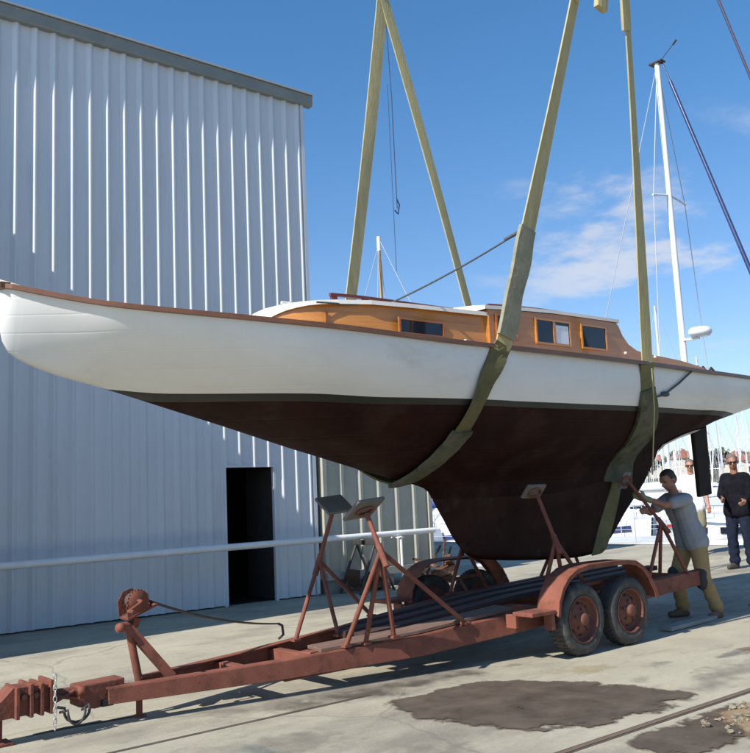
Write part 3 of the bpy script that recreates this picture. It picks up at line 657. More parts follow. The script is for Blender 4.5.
# ------------------------------------------------------------------ slings
NH = V((6.96, 4.45, 7.67)); FH = V((7.0, 7.95, 7.78))
def hull_path(xt, xb, off=.022, n_=26, t0=0.0, t1=1.0, side=-1):
    """down the hull side from the sheer (t=0) to the keel line (t=1)."""
    P = []
    for k in range(n_ + 1):
        t = t0 + (t1 - t0) * k / n_; z = 2.745 + (zb(xb) + .004 - 2.745) * t; x = xt(-z); z = max(z, zb(x) + .003); y = half(x, z)
        dz = .01; ny = 1.0; nz = -(half(x, z + dz) - half(x, max(zb(x), z - dz))) / (2 * dz); l = hypot(1, nz)
        P.append(V((x, YC + side * (y + off / l), z + off * nz / l)))
    return P
def lerp(a, b, n_): return [a + (b - a) * (i / n_) for i in range(n_ + 1)]
XF = interp([(-2.75, 5.74), (-2.6, 5.65), (-2.45, 5.57), (-2.15, 5.54), (-1.62, 5.56)])
XR = interp([(-2.75, 8.06), (-2.45, 8.15), (-2.2, 8.38), (-2.0, 8.64), (-1.8, 8.80), (-1.55, 8.79), (-1.25, 8.66), (-1.0, 8.52), (-.8, 8.42)])
def sling(xt, xb, lab, sleeves, width=.17, hx=0, bw=1.0, bm_='slingwet', fx=0):
    NH_ = NH + V((hx, 0, 0)); o = thing('lifting_sling', (xb, YC, 2.7), lab, 'sling', 'webbing slings holding up the boat')
    near = hull_path(xt, xb, side=-1); far = hull_path(xt, xb, side=1)
    edge = V((0, 0, .05)); off = V((0, -.03, .02)); offf = V((fx, .03, .02))
    sag = lambda P: [p + V((.045, .02, 0)) * sin(pi * i / (len(P) - 1)) for i, p in enumerate(P)]
    up = sag(lerp(NH_, near[0] + off, 14)); dn = sag(lerp(FH, far[0] + offf, 14))
    path = up + near[1:] + far[::-1][1:-1] + dn[::-1]
    N_ = len(path); tw_ = lambda i: max(0, 1 - min(i, N_ - 1 - i) / 13) ** 1.2
    wd = [(1, .18 * sin(i * .3) + .22 * tw_(i), .1) for i in range(N_)]
    n0 = 14
    MB().strap(path[:n0 + 2], width, .014, wd[:n0 + 2]).build('leg', 'sling', o); nn_ = len(path) - 14
    MB().strap(path[nn_ - 2:], width, .014, wd[nn_ - 2:]).build('leg', 'sling', o)
    MB().strap(path[n0:nn_], width * bw, .018, wd[n0:nn_]).build('hull_band', bm_, o)
    # stitched double layer where the eye is sewn
    MB().strap([p + V((-.01, .0, 0)) for p in lerp(NH_, near[0] + off, 20)[:8]], width * .8, .03).build('sewn_eye', 'sling', o)
    for (p_, w_, m_) in sleeves(near, NH_, FH): MB().strap(p_, w_, .036, (1, 0, .1)).build('sleeve', m_, o)
    return o
def front_sleeves(near, NH_, FH_):
    a = near[0] + V((0, -.03, .02)); d = (NH_ - a).normalized()
    up = [a + d * (k * .1 + .06) + V((.008 * sin(k * 1.2), -.012, 0)) for k in range(11)]
    low = hull_path(XF, 5.56, .03, 12, .62, 1.0)
    return [(up, [.205 + .012 * sin(k * 1.1) for k in range(11)], 'sleeve'), (low + [low[-1] + V((-.02, .06, -.01))], [.24 + .012 * sin(k * 1.9) for k in range(14)], 'sleevewet')]
def rear_sleeves(near, NH_, FH_):
    low = hull_path(XR, 8.42, .03, 18, .12, .60)
    return [(low, [.21 + .020 * k for k in range(19)], 'sleevewet')]
sling(XF, 5.56, 'front yellow lifting sling with a grey canvas sleeve beside the cabin windows', front_sleeves, .17, -.11, 1.12, 'slingwet', .13)
rs = sling(XR, 8.42, 'rear yellow lifting sling passing behind the last cabin window', rear_sleeves, .15, .03, 1.25, 'slingmid')
mb = MB(); 
mb.tube([(9.12, YC - half(9.12, 2.74) - .03, 2.765), (8.8, YC - half(8.8, 2.6) - .02, 2.60), (8.5, YC - half(8.5, 2.47) - .02, 2.46), (8.15, YC - half(8.15, 2.40) - .02, 2.40)], .011, 7)
mb.ell((8.52, YC - half(8.52, 2.47) - .03, 2.47), (.07, .03, .03)); mb.build('tie_line', 'rope', rs)
mb = MB(); mb.tube([(8.08, YC - 1.15, 2.70), (8.2, YC - 1.06, 2.3), (8.38, YC - .85, 1.62)], .007, 6); mb.build('tail_line', 'sling', rs)
# spare strap end hanging between the near legs
mb = MB(); mb.strap([NH + V((-.02, .05, 0)), V((6.86, 4.5, 7.0)), V((6.73, 4.56, 6.3)), V((6.685, 4.57, 5.95))], .13, .02, (1, 0, 0)); mb.strap([V((6.72, 4.555, 6.12)), V((6.68, 4.565, 5.87))], .14, .05, (1, 0, 0))
tag(mb.build('strap_end', 'sling', None, loc=(6.7, 4.56, 6.2)), 'short loose yellow strap end hanging at the top between the near sling legs', 'strap')
# crane hooks the slings hang from (just above the picture)
for p_, lab in ((NH, 'steel crane hook above the near sling legs'), (FH, 'steel crane hook above the far sling legs')):
    mb = MB(); mb.tube([p_ + V((.13 * cos(a), 0, .13 * sin(a) + .13)) for a in [radians(x) for x in range(-200, 95, 15)]], .035, 10); mb.tube([p_ + V((0, 0, .27)), p_ + V((0, 0, 1.2))], .05, 10); mb.b2(p_ + V((-.16, -.09, .55)), p_ + V((.16, .09, 1.0)))
    tag(mb.build('crane_hook', 'darksteel', None, loc=p_), lab, 'hook')
# ropes
a = V((5.90, 5.04, 3.76)); b = V((5.15, 5.95, 3.22))
mb = MB(); mb.tube([a + (b - a) * t + V((0, 0, -.10 * t * (1 - t))) for t in [i / 12 for i in range(13)]] + [V((4.95, 5.86, 3.17)), V((4.6, 5.86, 3.135)), V((4.3, 5.9, 3.13))], .009, 6)
mb.tube([a + (b - a) * t for t in (0, .12)], .017, 6)
tag(mb.build('rope', 'rope', None, loc=(5.5, 5.6, 3.4)), 'dark tag line from the front sling sleeve down to the cabin roof', 'rope')
a = FH + V((.04, .02, -.1)); mb = MB(); mb.tube([a, V((7.06, 7.95, 6.4)), V((7.06, 7.95, 5.0))], .006, 6); mb.tube([V((7.06, 7.95, 5.12)), V((7.10, 7.95, 5.05)), V((7.07, 7.95, 4.93)), V((7.02, 7.95, 4.97))], .009, 6); mb.tube([V((7.02, 7.97, 6.6)), V((7.0, 7.95, 4.2))], .004, 5)
tag(mb.build('rope', 'bluerope', None, loc=(7.06, 7.95, 5)), 'thin blue rope with hook hanging between the far sling legs', 'rope')

# ------------------------------------------------------------------ boat trailer
tr = thing('boat_trailer', (6.5, YC, 0), 'rusty red oxide twin axle boat trailer standing under the boat', 'trailer')
def mir(p, sg): return V((p[0], YC + sg * (p[1] - YC), p[2]))
nb_ = [(2.66, 6.30, .262), (4.0, 6.08, .283), (5.26, 5.87, .335), (6.3, 5.72, .41), (6.8, 5.68, .45), (9.35, 5.68, .545)]
for sg in (1, -1):
    mb = MB(); P = [mir(p, sg) for p in nb_]
    if sg == -1: P[0] = V((2.95, 6.49, .278))
    mb.bar(P, .022, .16, hs=[.108, .14, .17, .17, .17, .16])
    mb.bar([p + V((0, sg * .04, .005)) for p in P], .085, .012); mb.bar([p + V((0, sg * .04, -.148)) for p in P[1:]], .085, .012)
    mb.build('frame_beam', 'oxide', tr, bevel=.004)
for x in (3.75, 4.35, 5.2, 5.95, 6.73, 7.47, 8.3, 9.2):
    yo = interp([(2.66, .12), (4.0, .34), (5.26, .55), (6.8, .74), (9.3, .74)])(x) - .03; z = interp([(2.66, .25), (4.0, .26), (5.26, .31), (6.8, .42), (9.3, .51)])(x)
    mb = MB(); mb.b2((x - .04, YC - yo, z - .1), (x + .04, YC + yo, z)); mb.build('cross_member', 'oxide', tr, bevel=.004)
zt = interp([(2.9, .26), (4.0, .275), (5.26, .325), (6.8, .435), (9.3, .525)])
for dy, zz_, w_ in ((-.13, .055, .14), (.13, .055, .14), (.40, .05, .10)):
    mb = MB(); x0 = 4.9 if dy < .3 else 5.3; mb.bar([(x, YC + dy * (1 if x > 3.6 else .75), zt(x) + zz_) for x in (x0, 5.6, 6.8, 9.3)], w_, .05); mb.build('bunk', 'darkplank', tr, bevel=.004)
mb = MB(); mb.bar([(4.35, 6.18, .33), (5.26, 6.02, .375), (6.35, 5.93, .455)], .26, .03); mb.build('side_board', 'plank', tr, bevel=.004)
for x, y in ((4.28, 6.16), (4.48, 6.13)):
    mb = MB(); mb.box((x, y, .285), (.10, .14, .05), Matrix.Rotation(.2, 3, 'Z')); mb.build('wedge', 'oxide', tr, bevel=.006)
# axles, wheels, fenders
for x in (6.77, 7.49):
    mb = MB(); mb.tube([(x, 5.5, .325), (x, 7.34, .325)], .035, 10); mb.build('axle', 'oxide_rust', tr)
    for y0, s in ((5.34, -1), (7.50, 1)):
        mb = MB(); c = V((x, y0, .325)); ax = V((0, s, 0))      # y0 = outer face
        tp = [(.205, -.165), (.24, -.18), (.285, -.182), (.308, -.168), (.319, -.14), (.322, -.09), (.319, -.04), (.308, -.012), (.285, .002), (.24, .0), (.205, -.015)]
        mb.lathe(c, ax, tp, 40)
        for k in range(44):
            a = 2 * pi * k / 44
            for d_ in (-.13, -.06): mb.box(c + ax * (d_ + .008 * (k % 2)) + V((cos(a) * .321, 0, sin(a) * .321)), (.018, .05, .012), Matrix.Rotation(-(a - pi / 2), 3, 'Y') @ Matrix.Rotation(.35, 3, 'Z'))
        wh = mb.build('wheel', 'tyre', tr)
        mb = MB(); mb.lathe(c, ax, [(.207, -.02), (.212, -.004), (.203, .0), (.195, -.02), (.185, -.06), (.165, -.075), (.15, -.068), (.10, -.035), (.075, -.03), (.06, -.03), (.055, .012), (.03, .02), (0, .02)], 36)
        mb.lathe(c, ax, [(.207, -.16), (.19, -.15), (0, -.15)], 24)
        for k in range(5):
            a = 2 * pi * k / 5 + .3; q_ = c + ax * -.03 + V((cos(a) * .09, 0, sin(a) * .09)); mb.lathe(q_, ax, [(.014, -.01), (.014, .018), (0, .02)], 6, smooth=False)
        mb.build('rim', 'rim', wh)
        for k in range(8):
            mb = MB(); a = 2 * pi * k / 8; mb.lathe(c + ax * -.0575 + V((cos(a) * .132, 0, sin(a) * .132)), ax, [(.02, -.003), (.018, .004), (0, .004)], 10); mb.build('rim_slot', 'black', wh)
fp = [(6.385, .40), (6.41, .52), (6.47, .63), (6.57, .725), (6.70, .785), (6.88, .81), (7.2, .812), (7.45, .808), (7.6, .79), (7.72, .73), (7.82, .63), (7.90, .50), (7.93, .42)]
for s in (-1, 1):
    yo = 5.315 if s == -1 else 7.525; yi = yo - s * .25
    mb = MB(); mb.bar([(x, (yo + yi) / 2, z) for x, z in fp], .25, .008); mb.bar([(x, yo - s * .008, z - .008) for x, z in fp], .008, .035); mb.build('fender', 'oxide', tr)
    mb = MB(); mb.b2((6.06, yo + .02 * -s, .42), (6.378, yi, .455)); mb.b2((6.32, yo + .03 * -s, .28), (6.37, yo - s * .12, .42)); mb.b2((6.12, yi - s * .02, .30), (6.16, yi - s * .14, .42)); mb.build('step', 'oxide', tr, bevel=.006)
    mb = MB(); mb.bar([(6.9, yi, .60), (7.45, yi, .62)], .03, .03); mb.tube([(7.1, yi, .60), (7.1, yi - s * .12, .45)], .015); mb.tube([(7.85, yi, .56), (7.6, yi - s * .12, .47)], .015); mb.build('fender_brace', 'oxide', tr)
# hull supports: tripod, post, tilting pad
def support(ap, top, legs, nrm, ps=(.30, .26), post_m='oxide'):
    ap, top, nrm = V(ap), V(top), V(nrm).normalized()
    o = MB(); o.tube([ap - (top - ap).normalized() * .12, top], .02, 8); o.tube([ap - (top - ap).normalized() * .14, ap + (top - ap).normalized() * .06], .028, 8); st = o.build('hull_support', post_m, tr)
    for l in legs: mb = MB(); mb.tube([ap, V(l)], .02, 8); mb.box(V(l), (.07, .07, .02)); mb.build('leg', post_m, st)
    zq = nrm; xq = V((1, 0, 0)); yq = zq.cross(xq).normalized(); xq = yq.cross(zq); R_ = Matrix((xq, yq, zq)).transposed()
    mb = MB(); mb.box(top + nrm * .05, (ps[0], ps[1], .028), R_); mb.build('pad', 'padwood', st, bevel=.006)
    mb = MB(); c = top + nrm * .025; mb.tube([c + R_ @ V((.08 * cos(a), .05 * sin(a), 0)) for a in [2 * pi * k / 12 for k in range(13)]], .012, 6); mb.build('bracket', 'oxide', st)
support((4.70, 5.70, 1.08), (4.70, 5.86, 1.38), [(4.95, 5.88, .36), (4.54, 6.00, .33), (5.71, 5.80, .385), (4.72, 5.97, .33)], (-.1, .55, .8))
support((5.02, 7.0, .95), (5.18, 6.96, 1.42), [(4.55, 6.74, .31), (4.9, 6.58, .32), (5.66, 7.05, .37)], (-.1, -.55, .8))
support((6.78, 5.62, 1.03), (6.84, 5.86, 1.47), [(6.93, 5.66, .45), (6.62, 5.72, .43), (7.33, 5.66, .47)], (0, .75, .66), (.26, .16))
support((7.04, 7.12, .98), (7.0, 6.97, 1.42), [(6.80, 7.12, .46), (7.36, 7.12, .47)], (0, -.75, .66), (.26, .16))
support((8.72, 5.74, 1.10), (8.64, 6.06, 1.56), [(8.30, 5.68, .50), (9.05, 5.68, .53), (8.85, 5.9, .5)], (0, .9, .4), (.14, .2))
support((8.72, 7.1, 1.10), (8.64, 6.80, 1.56), [(8.30, 7.14, .50), (9.05, 7.14, .53)], (0, -.9, .4), (.14, .2))
# winch post with drum and strap
mb = MB(); mb.tube([(2.955, 6.44, 0), (2.955, 6.44, .30)], .024, 10); mb.tube([(2.955, 6.44, .25), (2.875, 6.44, .655)], .03, 10); mb.lathe((2.955, 6.44, 0), (0, 0, 1), [(0, .012), (.05, .012), (.05, 0)], 12); mb.build('jack_post', 'oxide', tr)
mb = MB(); mb.bar([(3.20, 6.36, .275), (2.90, 6.44, .66)], .07, .06, up=(.8, 0, .6)); mb.tube([(2.78, 6.40, .655), (2.93, 6.46, .655)], .034, 10); mb.ell((2.80, 6.40, .655), (.036, .036, .036)); mb.build('winch_strut', 'oxide', tr)
mb = MB(); mb.bar([(2.84, 6.44, .715), (3.07, 6.43, .80)], .16, .014); mb.bar([(2.96, 6.44, .70), (2.94, 6.44, .64)], .07, .05, up=(1, 0, 0))
for dy in (-.075, .075): mb.prism([(2.83, YC + dy, .72), (3.0, YC + dy, .78), (2.99, YC + dy, .88), (2.93, YC + dy, .92), (2.86, YC + dy, .90), (2.82, YC + dy, .83)], (0, .008, 0))
wn_ = mb.build('winch', 'oxide_rust', tr)
mb = MB(); mb.lathe((2.91, YC - .07, .835), (0, 1, 0), [(.0, 0), (.04, 0), (.055, .03), (.055, .11), (.04, .14), (0, .14)], 18); mb.build('drum', 'strap', wn_)
mb = MB(); mb.lathe((2.90, YC - .10, .84), (0, 1, 0), [(.0, 0), (.075, 0), (.078, .008), (.075, .016), (0, .016)], 22)
for k in range(20): a = 2 * pi * k / 20; mb.box((2.90 + .078 * cos(a), YC - .092, .84 + .078 * sin(a)), (.012, .016, .012), Matrix.Rotation(-a, 3, 'Y'))
mb.build('gear', 'oxide_rust', wn_)
mb = MB(); mb.tube([(2.90, YC - .10, .84), (2.90, YC - .17, .84)], .012); mb.tube([(2.90, YC - .165, .84), (2.80, YC - .165, .78)], .011); mb.tube([(2.80, YC - .16, .78), (2.80, YC - .25, .78)], .014); mb.build('crank', 'oxide_rust', wn_)
A_, B_ = V((2.96, YC, .85)), V((4.50, 6.93, .44)); mb = MB(); mb.strap([A_ + (B_ - A_) * t - V((0, 0, .22 * t * (1 - t))) for t in [i / 14 for i in range(15)]], .035, .006, (.2, -.9, .3)); mb.tube([B_, B_ + V((.04, .0, -.02)), B_ + V((.05, 0, -.10)), B_ + V((.0, .0, -.13))], .012, 7); mb.build('winch_strap', 'strap', tr)
# coupling: plates, slide, box, chain, hose
mb = MB(); mb.prism([(1.80, YC - .09, .17), (1.80, YC - .09, .25), (1.94, YC - .09, .29), (2.02, YC - .09, .365), (2.28, YC - .09, .355), (2.28, YC - .09, .18)], (0, .18, 0))
for x, z in ((2.04, .36), (2.13, .37), (2.20, .365), (2.265, .375)): mb.b2((x - .012, YC - .13, .165), (x + .012, YC + .12, z + .01))
for x in (2.085, 2.165): mb.lathe((x, YC - .10, .30), (0, -1, 0), [(.022, 0), (.022, .02), (0, .022)], 6, smooth=False)
mb.lathe((1.86, YC - .07, .20), (0, 1, 0), [(0, 0), (.05, 0), (.05, .14), (0, .14)], 14); mb.tube([(1.95, YC, .17), (1.95, YC, 0)], .03, 8); mb.b2((1.87, YC - .08, 0), (2.03, YC + .08, .02)); mb.build('coupling', 'oxide_rust', tr, bevel=.004)
mb = MB(); mb.tube([(2.26, YC - .02, .27), (2.52, YC - .02, .26)], .035, 10); mb.tube([(2.28, YC - .07, .27), (2.47, YC - .07, .22)], .013, 7); mb.tube([(2.28, YC - .07, .22), (2.44, YC - .07, .28)], .013, 7); mb.lathe((2.455, YC - .1, .275), (1, 0, 0), [(0, 0), (.03, 0), (.03, .05), (0, .05)], 8); mb.build('drawbar', 'oxide_rust', tr)
mb = MB(); mb.prism([(2.46, YC - .085, .165), (2.46, YC - .085, .305), (2.80, YC - .085, .315), (2.80, YC - .085, .155), (2.58, YC - .085, .135)], (0, .17, 0)); mb.build('drawbar_box', 'oxide_rust', tr, bevel=.01)
mb = MB(); mb.b2((2.62, YC - .12, .145), (2.70, YC - .04, .185)); mb.build('bracket', 'black', tr)
mb = MB()
for k in range(10):
    c = V((2.275, YC - .15, .405 - k * .036)); fl = k % 2
    mb.tube([c + V(((.011 * cos(a)) * (1 - fl), (.011 * cos(a)) * fl, .022 * sin(a))) for a in [2 * pi * i / 10 for i in range(11)]], .0045, 6)
mb.build('chain', 'chrome', tr)
mb = MB(); c = V((2.43, YC - .14, .16)); mb.tube([V((2.3, YC - .12, .2))] + [c + V((.085 * cos(a), -.01 * cos(a), .075 * sin(a))) for a in [radians(x) for x in range(160, 400, 20)]] + [V((2.50, YC - .1, .17))], .010, 7)
mb.tube([V((2.32, YC - .11, .16))] + [c + V((.06 * cos(a) - .01, -.02, .085 * sin(a))) for a in [radians(x) for x in range(170, 380, 20)]] + [V((2.48, YC - .1, .15))], .009, 7); mb.build('brake_hose', 'strap', tr)
# tub under the keel
mb = MB(); mb.lathe((10.2, 9.84, .018), (0, 0, 1), [(0, .005), (.15, .0), (.18, .38), (.195, .39), (.19, .42), (.17, .42), (.145, .03), (0, .03)], 24)
tag(mb.build('tub', 'bucket', None, loc=(10.2, 9.84, .018)), 'pale grey plastic tub on the ground behind the trailer', 'tub')
# planks lying by the worker's feet
mb = MB(); mb.bar([(8.35, 5.55, .05), (9.35, 5.62, .05)], .14, .04); tag(mb.build('plank', 'blocks', None, loc=(8.8, 5.6, 0)), "pale plank lying on the concrete at the worker's boots", 'plank')
mb = MB(); mb.bar([(10.45, 5.72, .05), (11.9, 5.62, .075)], .12, .04); tag(mb.build('plank', 'rubble', None, loc=(11, 5.7, 0)), 'pale timber lying on the concrete at the right edge', 'plank')

# ------------------------------------------------------------------ people
def remesh(mb, name, m, parent, vox=.011, smooth=3, tf=None):
    tmp = mb.build(name + '_tmp', m, None)
    md = tmp.modifiers.new('r', 'REMESH'); md.mode = 'VOXEL'; md.voxel_size = vox; md.use_smooth_shade = True
    dg = bpy.context.evaluated_depsgraph_get(); me = bpy.data.meshes.new_from_object(tmp.evaluated_get(dg))
    old = tmp.data; bpy.data.objects.remove(tmp); bpy.data.meshes.remove(old)
    bm = bmesh.new(); bm.from_mesh(me)
    for _ in range(smooth): bmesh.ops.smooth_vert(bm, verts=bm.verts, factor=.5, use_axis_x=True, use_axis_y=True, use_axis_z=True)
    for f_ in bm.faces: f_.smooth = True; f_.material_index = 0
    bm.to_mesh(me); bm.free(); me.name = name
    o = bpy.data.objects.new(name, me); COL.objects.link(o); me.materials.clear(); me.materials.append(M[m])
    if parent is not None: o.parent = parent
    return o
def hand(b, w, d, curl, side_v, s):
    """palm plus five bent fingers continuing the forearm direction d; side_v points to the thumb."""
    d = V(d).normalized(); sv = V(side_v); sv = (sv - d * sv.dot(d)).normalized(); nv = d.cross(sv)
    b.caps(w, w + d * .05 * s, .026 * s, .034 * s); b.caps(w + d * .045 * s + sv * .02 * s, w + d * .085 * s + sv * .022 * s, .02 * s, .018 * s); b.caps(w + d * .045 * s - sv * .02 * s, w + d * .08 * s - sv * .024 * s, .02 * s, .017 * s)
    for k, ln in enumerate((.072, .082, .076, .06)):
        o_ = w + d * .085 * s + sv * (.031 - .0205 * k) * s; dirv = d
        q0 = o_
        for j in range(3):
            ang = curl * (j + .5); dv = (d * cos(ang) + nv * sin(ang)); q1 = q0 + dv * ln * s * (.45, .32, .23)[j]; b.caps(q0, q1, .0088 * s, .0082 * s, 8); q0 = q1
    t0 = w + d * .03 * s + sv * .028 * s; t1 = t0 + (d * .6 + sv * .7 + nv * .25) * .04 * s; t2 = t1 + (d * .85 + nv * .45) * .03 * s; b.caps(t0, t1, .0115 * s, .0105 * s, 8); b.caps(t1, t2, .0105 * s, .009 * s, 8)
def person(loc, yaw, J, lab, wear, hs=1.0):
    """J: joints in a local frame (x right, y forward, z up)."""
    R_ = Matrix.Rotation(yaw, 3, 'Z'); s = hs; g = {k: R_ @ V(v) for k, v in J.items() if k not in ('z0', 'curl')}
    fw = R_ @ V((0, 1, 0)); rt = R_ @ V((1, 0, 0)); hf = (R_ @ V(J.get('face', (0, 1, 0)))).normalized()
    hu = (g['head'] - g['neck']).normalized(); hr = hf.cross(hu).normalized(); hf = hu.cross(hr).normalized(); HR = Matrix((hr, hf, hu)).transposed()
    b = MB(); sh = g['shl'] - g['shr']; shn = sh.normalized(); hp = (g['hipl'] - g['hipr']).normalized()
    pel = (g['hipl'] + g['hipr']) / 2; ch = (g['shl'] + g['shr']) / 2
    wa = pel + (ch - pel) * .42
    def torso(bm_, k):
        for q_ in (-1, 1):
            bm_.caps(pel + hp * .075 * q_ * s, wa + shn * .062 * q_ * s, .105 * s + k, .095 * s + k); bm_.caps(wa + shn * .062 * q_ * s, ch + shn * .085 * q_ * s - (ch - pel).normalized() * .11 * s, .095 * s + k, .108 * s + k)
            bm_.caps(ch + shn * .085 * q_ * s - (ch - pel).normalized() * .10 * s, ch + shn * .12 * q_ * s - (ch - pel).normalized() * .035 * s, .10 * s + k, .065 * s + k)
        bm_.caps(g['shl'] - shn * .02 * s, g['shr'] + shn * .02 * s, .058 * s + k, .058 * s + k)
    torso(b, 0)
    b.caps(ch - (g['neck'] - ch) * .1, g['neck'], .062 * s, .056 * s); b.caps(g['neck'], g['head'] - hu * .03 * s, .054 * s, .058 * s)
    hc = g['head'] + hu * .03 * s
    b.ell(hc + hu * .025 * s - hf * .008 * s, (.077 * s, .098 * s, .088 * s), HR); b.ell(hc - hu * .045 * s + hf * .022 * s, (.06 * s, .07 * s, .07 * s), HR); b.ell(hc - hu * .085 * s + hf * .052 * s, (.03 * s, .028 * s, .025 * s), HR)
    b.caps(hc + hf * .088 * s + hu * .012 * s, hc + hf * .108 * s - hu * .025 * s, .011 * s, .016 * s)
    for q_ in (-1, 1): b.ell(hc + hr * .079 * q_ * s - hf * .01 * s - hu * .01 * s, (.012 * s, .022 * s, .034 * s), HR)
    b.ell(hc + hf * .086 * s + hu * .026 * s, (.055 * s, .014 * s, .012 * s), HR); b.ell(hc + hf * .082 * s - hu * .058 * s, (.026 * s, .013 * s, .009 * s), HR)
    for e in ('l', 'r'):
        b.caps(g['sh' + e], g['el' + e], .052 * s, .042 * s); b.caps(g['el' + e], g['wr' + e], .043 * s, .028 * s)
        dv = g.get('hd' + e, g['wr' + e] - g['el' + e]).normalized(); tv = (R_ @ V(J['th' + e])) if 'th' + e in J else fw
        if not (wear.get('gloves') and e in wear['gloves']): hand(b, g['wr' + e], dv, J.get('curl', (.45,))[0], tv, s)
        b.caps(g['hip' + e], g['kn' + e], .085 * s, .058 * s); b.caps(g['kn' + e], g['an' + e], .057 * s, .038 * s)
        cm = g['kn' + e] + (g['an' + e] - g['kn' + e]) * .3; b.caps(cm - fw * .018 * s, cm + (g['an' + e] - g['kn' + e]) * .2 - fw * .01 * s, .05 * s, .044 * s)
        b.caps(g['an' + e] - V((0, 0, .03)), g['to' + e], .04 * s, .03 * s)
    o = remesh(b, 'person', wear['skin'], None, .009, 2); o.location = loc; tag(o, lab, 'person')
    k = .020 * s
    t = MB(); torso(t, k); hem = pel + (pel - ch).normalized() * .03
    for q_ in (-1, 1): t.caps(pel + hp * .08 * q_ * s, wa + shn * .06 * q_ * s, .126 * s + k, .104 * s + k)
    for e in ('l', 'r'):
        if wear['sleeve'] == 'long': t.caps(g['sh' + e], g['el' + e], .07 * s, .058 * s); t.caps(g['el' + e], g['wr' + e] - (g['wr' + e] - g['el' + e]).normalized() * .02, .057 * s, .042 * s)
        else: t.caps(g['sh' + e], g['sh' + e] + (g['el' + e] - g['sh' + e]) * .62, .072 * s, .07 * s)
    t.caps(ch + hu * .02, ch + hu * .03, .078 * s, .068 * s)
    remesh(t, 'shirt', wear['shirt'], o, .011, 3)
    t = MB(); t.caps(g['hipl'], g['hipr'], .118 * s, .118 * s); t.caps(pel, pel + (ch - pel).normalized() * .08, .12 * s, .11 * s)
    for e in ('l', 'r'):
        kn, an, hi = g['kn' + e], g['an' + e], g['hip' + e]
        if wear['legs'] == 'shorts': t.caps(hi, hi + (kn - hi) * .82, .112 * s, .098 * s)
        else:
            t.caps(hi, kn, .108 * s, .082 * s); t.caps(kn, an + V((0, 0, .02)), .080 * s, .068 * s)
            for q_ in (.25, .55, .85): t.caps(kn + (an - kn) * q_ - rt * .015, kn + (an - kn) * (q_ + .03) + rt * .02, .074 * s, .072 * s)
    remesh(t, 'shorts' if wear['legs'] == 'shorts' else 'trousers', wear['bottom'], o, .012, 3)
    for e in ('l', 'r'):
        t = MB(); a = g['an' + e]; to = g['to' + e]; f_ = (to - a); f_.z = 0; f_ = f_.normalized()
        t.caps(a + V((0, 0, .06)), a + V((0, 0, -.02)), .056 * s, .052 * s) if wear['legs'] != 'shorts' else t.caps(a, a + V((0, 0, -.02)), .045 * s, .045 * s)
        z0 = loc[2] * 0 + J['z0'] + .038
        t.caps(V((a.x, a.y, z0)) - f_ * .03, V((to.x, to.y, z0 - .004)), .046 * s, .038 * s); t.caps(V((a.x, a.y, z0 + .04)), V((to.x, to.y, z0 + .012)) - f_ * .06, .045 * s, .036 * s)
        remesh(t, 'shoe', wear['shoe'], o, .010, 2)
    if wear.get('pads'):
        for e in ('l', 'r'): t = MB(); kn = g['kn' + e]; t.caps(kn + V((0, 0, .05)) + fw * .022, kn - V((0, 0, .07)) + fw * .018, .080 * s, .076 * s); remesh(t, 'knee_pad', 'kneepad', o, .012, 3)
    t = MB(); t.ell(hc + hu * .042 * s - hf * .018 * s, (.084 * s, .099 * s, .080 * s), HR); 
    if wear.get('hairlen', 1): t.ell(hc - hf * .05 * s + hu * .0 * s, (.078 * s, .062 * s, .085 * s), HR)
    for q_ in (-1, 1): t.ell(hc + hr * .072 * q_ * s - hf * .022 * s + hu * .012 * s, (.014 * s, .04 * s, .04 * s), HR)
    hb = remesh(t, 'hair', wear['hair'], o, .010, 1)
    # keep the hair off the face
    bm = bmesh.new(); bm.from_mesh(hb.data)
    cut = [v for v in bm.verts if ((v.co - hc).dot(hf) > .035 * s and (v.co - hc).dot(hu) < .070 * s) or (v.co - hc).dot(hu) < (-.075 if wear.get('hairlen', 1) else .03) * s]
    bmesh.ops.delete(bm, geom=cut, context='VERTS'); bm.to_mesh(hb.data); bm.free()
    if wear.get('shades'):
        t = MB()
        for q_ in (-1, 1): t.ell(hc + hf * .100 * s + hr * .032 * q_ * s + hu * .008 * s, (.027 * s, .009 * s, .019 * s), HR); t.tube([hc + hf * .094 * s + hr * .056 * q_ * s + hu * .012 * s, hc + hr * .084 * q_ * s - hf * .01 * s + hu * .008 * s], .004 * s, 6)
        t.tube([hc + hf * .107 * s - hr * .02 * s + hu * .012 * s, hc + hf * .107 * s + hr * .02 * s + hu * .012 * s], .004 * s, 6)
        e_ = t.build('sunglasses', 'shades', o); e_.data.transform(Matrix.Translation(loc))
    else:
        for q_ in (-1, 1):
            t = MB(); t.ell(hc + hf * .089 * s + hr * .031 * q_ * s + hu * .008 * s, (.014 * s, .007 * s, .008 * s), HR); e_ = t.build('eye', 'shades', o); e_.data.transform(Matrix.Translation(loc))
    if wear.get('gloves'):
        for e in wear['gloves']:
            t = MB(); dv = g.get('hd' + e, g['wr' + e] - g['el' + e]).normalized(); hand(t, g['wr' + e] - dv * .01, dv, J.get('curl', (.45,))[0], (R_ @ V(J['th' + e])) if 'th' + e in J else fw, s * 1.12); t.caps(g['wr' + e] - dv * .05, g['wr' + e], .036, .036); remesh(t, 'glove', 'glove', o, .008, 1)
    return o

